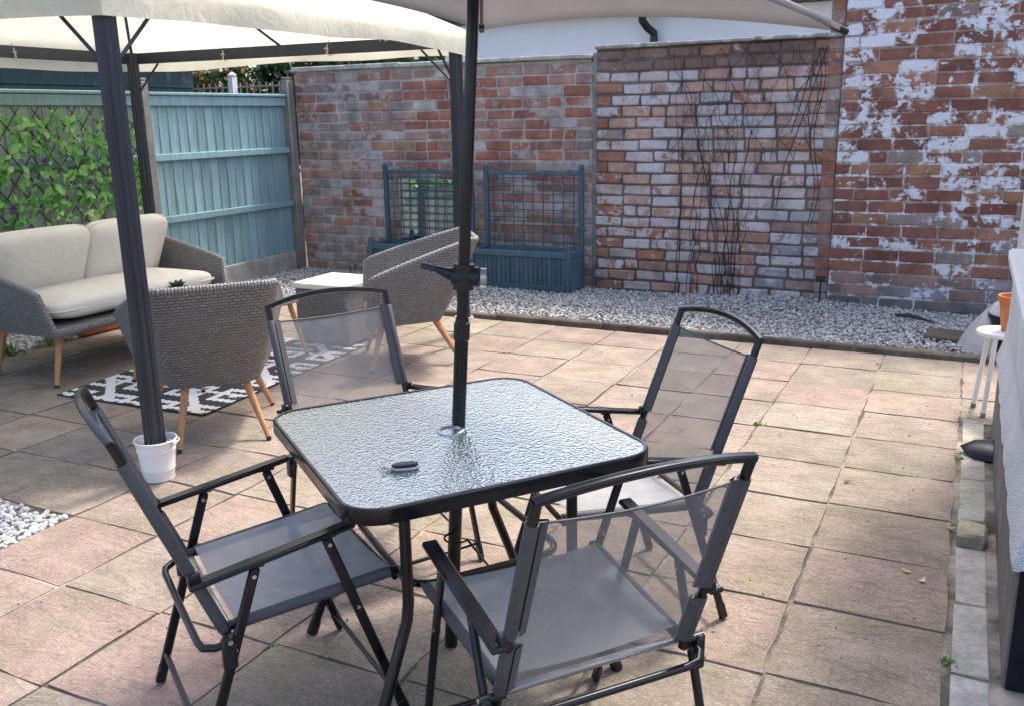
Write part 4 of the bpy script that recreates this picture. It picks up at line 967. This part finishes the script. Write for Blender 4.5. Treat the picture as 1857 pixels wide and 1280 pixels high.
# ================================================================== PLANTERS WITH TRELLIS
def planter(x0, label):
    t = thing('trellis_planter', label, 'planter', (x0, 7.50, .012), 0, 'blue planter boxes with lattice backs against the wall')
    Wd, Dp, Hh = 1.02, .36, .365
    for sx in (0, 1):
        X = .022+sx*(Wd-.044)
        b = MB(); b.cbox((X, .022, (Hh+.035)/2), (.044, .044, Hh+.035), .006); b.lathe([(.022, 0), (.026, .012), (.02, .03), (0, .036)], 12, (X, .022, Hh+.033)); b.obj('corner_post', 'planter', t)
        b = MB(); b.cbox((X, Dp-.022, .545), (.044, .044, 1.09), .006); b.lathe([(.024, 0), (.027, .012), (.02, .03), (0, .036)], 12, (X, Dp-.022, 1.088)); b.obj('trellis_post', 'planter', t)
        b = MB(); b.cbox((X, Dp/2, .19), (.014, Dp-.09, .29), .003); b.obj('side_panel', 'planter', t)
        for z in (.035, Hh-.025): b = MB(); b.cbox((X+(sx*2-1)*.006, Dp/2, z), (.03, Dp-.09, .05), .004); b.obj('side_rail', 'planter', t)
    n = 20
    for i in range(n): b = MB(); b.cbox((.046+(i+.5)*(Wd-.092)/n, .024+.0012*(i % 2), .19), ((Wd-.092)/n-.003, .012, .262), .003); b.obj('slat', 'planter', t)
    for z in (.035, Hh-.025): b = MB(); b.cbox((Wd/2, .016, z), (Wd-.09, .030, .052), .004); b.obj('front_rail', 'planter', t)
    b = MB(); b.cbox((Wd/2, Dp-.02, .2), (Wd-.09, .012, .33), .003); b.obj('back_panel', 'planter', t)
    b = MB(); b.box((.05, .04, .10), (Wd-.05, Dp-.04, Hh-.085), .01); b.obj('soil_fill', 'soil', t)
    b = MB(); b.cbox((Wd/2, Dp-.022, 1.045), (Wd-.09, .026, .034), .004); b.obj('trellis_rail', 'planter', t)
    for i in range(9): b = MB(); b.cbox((.10+i*(Wd-.2)/8, Dp-.016, .70), (.009, .008, .67), .0015); b.obj('lattice_slat', 'planter', t)
    for i in range(9): b = MB(); b.cbox((Wd/2, Dp-.0245, .415+i*.073), (Wd-.09, .008, .009), .0015); b.obj('lattice_slat', 'planter', t)
    return t
planter(-4.16, 'blue planter with lattice back next to the pale limewashed wall')
planter(-5.30, 'blue planter with lattice back and a mirror leaning behind it')
mr = thing('garden_mirror', 'garden mirror leaning on the brick wall behind the lattice', 'mirror', (-4.84, 7.905, .36))
b = MB(); b.box((-.33, -.004, .0), (.33, .006, .62), .001); b.obj('glass', 'mirror', mr, False)
b = MB(); b.box((-.335, .0065, -.365), (.335, .03, .625), .003); b.obj('backing', 'black_plastic', mr, False)
mr.rotation_euler[0] = rad(-1.5)
tp_ = thing('terracotta_trough', 'terracotta trough on the gravel strip behind the sofa', 'planter', (-6.03, 5.0, .012))
b = MB(); 
lp = [(.0, .10, .36), (.0, .10, .36), (.17, .125, .40), (.20, .14, .42), (.20, .115, .39), (.15, .105, .37)]
for i, (z, a, c_) in enumerate(lp): b.v += [(x, y, z) for x, y in rsquare(a, c_, .03, 4)]
n = 20
b.f += [tuple(range(n))[::-1]]+[(k*n+i, k*n+(i+1) % n, (k+1)*n+(i+1) % n, (k+1)*n+i) for k in range(1, 5) for i in range(n)]+[tuple(5*n+i for i in range(n))]
b.obj('body', 'terracotta', tp_)

# bare climber on the wall
cl = thing('bare_climber', 'bare dark climber stems and criss-cross wires fanning up the pale brick wall', 'climber', (-1.77, 7.9, 0))
YF = -.006
def stem(pts, r): b = MB(); b.tube(pts, r, 5); b.obj('stem', 'stem', cl)
for k in range(16):
    x0 = R.gauss(.0, .10) if k < 10 else R.uniform(-.52, -.16); xt = x0*2.2+R.uniform(-.28, .26)-.06 if k < 10 else x0+R.uniform(-.10, .12); ht = R.uniform(1.35, 2.06); pts = []; ox = 0
    for j in range(22):
        u = j/21; ox = ox*.75+R.gauss(0, .011); e = max(0, (u-.22)/.78); pts.append((x0+(xt-x0)*e**1.15+ox, YF-abs(R.gauss(0, .005)), .0+ht*u))
    r0 = R.uniform(.0024, .0040); stem(pts, [r0*(1.15-.65*j/21) for j in range(22)])
for d in (-1, 1):
    for k in range(-5, 6):
        x0 = k*.21+.02; pts = []
        for j in range(12):
            u = j/11; z = 1.18+.90*u; x = x0+d*(.20*(2*u-1)); pts.append((x+.030*math.sin(u*6.28*2.5+k), YF-.008-abs(R.gauss(0, .003)), z))
        if -0.62 < x0 < .66: stem([p for p in pts if -.58 < p[0] < .68] or pts, .0026)
for xx in (.60, .63): stem([(xx+.03*math.sin(j*.7), YF, 2.05-j*.1) for j in range(15)], .0032)
stem([(.63, YF, 2.05), (.55, YF, 1.9), (.49, YF, 1.65), (.42, YF, 1.4)], .004); stem([(.66, YF, 2.06), (.60, YF, 1.85), (.5, YF, 1.5), (.38, YF, 1.15), (.33, YF, .8)], .004)

# small things by the wall and the house
sl = thing('spike_light', 'small black solar spike light at the foot of the wall', 'light', (-1.03, 7.80, .0))
b = MB(); b.cbox((0, 0, .105), (.014, .014, .21), .003); b.obj('spike', 'black_plastic', sl); b = MB(); b.cbox((0, 0, .225), (.075, .06, .035), .008); b.cbox((0, 0, .246), (.068, .054, .006), .002); b.obj('head', 'black_plastic', sl)
st = thing('stool', 'white round topped stool holding the orange plant pot', 'stool', (.235, 5.30, .0))
b = MB(); b.lathe([(0, .420), (.125, .420), (.135, .424), (.137, .434), (.133, .442), (0, .444)], 36); b.obj('seat', 'white_plastic', st)
for k in range(4): a = rad(45+90*k+15); b = MB(); b.tube([(.085*math.cos(a), .085*math.sin(a), .421), (.125*math.cos(a), .125*math.sin(a), .012)], .0125, 12); lg = b.obj('leg', 'white_plastic', st); b = MB(); b.tube([(.1235*math.cos(a), .1235*math.sin(a), .022), (.126*math.cos(a), .126*math.sin(a), .001)], .0135, 12); b.obj('foot_cap', 'grey_wood', lg)
fp = thing('flower_pot', 'orange plastic plant pot standing on the white stool', 'pot', (.268, 5.31, .4445))
b = MB(); b.lathe([(0, 0), (.054, 0), (.075, .150), (.082, .152), (.084, .184), (.08, .186), (.075, .184), (.07, .15), (.05, .01), (0, .01)], 32); b.obj('body', 'terracotta', fp)
bp_ = thing('black_pot', 'black plastic pot on the gravel behind the white stool', 'pot', (.36, 6.58, .016))
b = MB(); b.lathe([(0, 0), (.13, 0), (.17, .24), (.18, .245), (.18, .27), (.17, .27), (.12, .02), (0, .02)], 28); b.obj('body', 'black_plastic', bp_)
# crumpled grey sheet over a sack
b = MB(); pts = []; nu, nv = 26, 12
for i in range(nu):
    t = 2*math.pi*i/(nu-1)
    for j in range(nv):
        v = j/(nv-1); rr = (.30*(1-v)**.7+.02)*(1+.16*math.sin(3*t+1)+.08*math.sin(7*t+v*4)); pts.append((rr*math.cos(t)*1.1-.16*v*0+.10*v, rr*math.sin(t)*.7, .36*v**.85*(1+.06*math.sin(5*t))+.012))
b.grid(pts, nu, nv); b.add([(0.10, 0, .375)]+[], []); o = b.obj('cloth_heap', fabric('grey_sheet', (.50, .48, .47), 0, 300), None, 'full'); o.scale = (.52, .6, .9); o.location = (.20, 6.62, .012); tag(o, 'crumpled grey sheet heaped on the gravel behind the white stool', 'sheet')
gs = MB(); gs.cbox((0, 0, 0), (.62, .26, .04), .01, jit=.012); o = gs.obj('stone_slab', 'concrete'); o.location = (.12, 6.86, .042); o.rotation_euler[2] = rad(-5); o.color = (.10, .085, .065, .2); tag(o, 'dark damp stone slab lying in the gravel by the flaking wall', 'slab')
b = MB(); b.tube([(-.12, .05, .03), (-.03, .0, .045), (.05, -.02, .035), (.16, -.09, .02)], [.012, .016, .014, .006], 8); o = b.obj('dark_branch', 'bark'); o.location = (-.30, 7.42, .012); tag(o, 'short dark dead branch lying on the gravel', 'branch')
# black drain shoe against the house foot
b = MB(); nn = 14; tip = (-.128, 0, .035); base = [(0, .10*math.cos(math.pi*k/(nn-1)), .002+.085*math.sin(math.pi*k/(nn-1))) for k in range(nn)]
mid = [(-.07, .085*math.cos(math.pi*k/(nn-1)), .004+.074*math.sin(math.pi*k/(nn-1))) for k in range(nn)]
b.add(base+mid+[tip, (-.105, .03, .004), (-.105, -.03, .004)], [(k, nn+k, nn+k+1, k+1) for k in range(nn-1)]+[(nn+k, 2*nn, nn+k+1) for k in range(nn-1)]+[(nn, 2*nn+1, 2*nn), (2*nn-1, 2*nn, 2*nn+2), (2*nn, 2*nn+1, 2*nn+2), (0, nn-1, 2*nn-1, 2*nn+2, 2*nn+1, nn)])
o = b.obj('drain_shoe', 'black_plastic'); o.scale = (1.08, 1.1, .72); o.location = (.2095, 4.60, .002); tag(o, 'black plastic drain shoe jutting from the foot of the house wall', 'drain')

# weeds and bits
def tuft(loc, n, h, label, sp_=.03):
    b = MB()
    for k in range(n):
        a = R.uniform(0, 6.28); l = h*R.uniform(.5, 1.2); w_ = R.uniform(.0025, .005)*(1+h*4); x, y = R.gauss(0, sp_), R.gauss(0, sp_); dx, dy = math.cos(a)*l*.6, math.sin(a)*l*.6; px, py = -math.sin(a)*w_, math.cos(a)*w_
        b.add([(x+px, y+py, 0), (x-px, y-py, 0), (x+dx*.5-px, y+dy*.5-py, l*.75), (x+dx*.5+px, y+dy*.5+py, l*.75), (x+dx, y+dy, l*.8)], [(0, 1, 2, 3), (3, 2, 4)])
    o = b.obj('weed_tuft', 'grass', None, False); o.location = loc; tag(o, label, 'weed', 'weeds growing between the paving'); return o
tuft((-6.02, 4.02, -.012), 90, .10, 'clump of green weeds at the paving edge under the sofa end', .045); tuft((-5.98, 4.38, -.012), 70, .09, 'clump of green weeds on the pale gravel under the sofa', .04)
for (x, y, n, h, lab) in ((-.872, 4.62, 22, .026, 'small green weed in the paving joint past the gravel side chair'), (-1.81, 4.17, 24, .03, 'small green weed in the joint behind the glass table'), (-1.80, 1.93, 26, .010, 'flat moss in the joint between the legs of the pebble side chair'), (.066, 4.50, 40, .012, 'green moss in the joint by the drain shoe'), (.072, 2.70, 30, .012, 'brown green weed at the end of the edging blocks')):
    tuft((x, y, -.007), n, h, lab, .012)
for (x, y, c, lab) in ((-.33, 2.06, (.30, .05, .035), 'small red fallen leaf on the paving by the near joint'), (-.075, 3.22, (.55, .40, .16), 'yellow fallen leaf in the joint near the loose bricks'), (-.02, 3.17, (.6, .52, .38), 'pale fallen leaf near the loose bricks'), (.058, 3.66, (.5, .33, .1), 'yellow leaf wedged beside the loose bricks'), (-.36, 3.98, (.03, .025, .02), 'dark curled leaf on the paving'), (-.42, 6.08, (.02, .02, .02), 'dark curled leaf by the kerb')):
    b = MB(); b.add([(0, -.018, .006), (.011, -.004, .002), (0, .022, .008), (-.011, -.004, .002), (0, 0, 0)], [(0, 1, 4), (1, 2, 4), (2, 3, 4), (3, 0, 4)])
    o = b.obj('fallen_leaf', simple('fallen_leaf_colour', c, .7), None, False); o.location = (x, y, .004); o.rotation_euler[2] = R.uniform(0, 6); tag(o, lab, 'leaf', 'fallen leaves on the paving')
sb = []
mb = MB(); mb.cbox((0, 0, 0), (.009, .007, .004), .0015); 
def samp_debris(rs, n): return np.stack([-2.9*rs.uniform(0, 1, n)**1.3+.05, rs.uniform(1.5, 5.6, n), np.full(n, .0035)], 1)
tag(pebbles('debris', 150, samp_debris, .0042, 'gravel'), 'scattered crumbs of grit and soil on the paving')
print('bricks', nA, nB, nC, nQ, 'objects', len(bpy.data.objects))
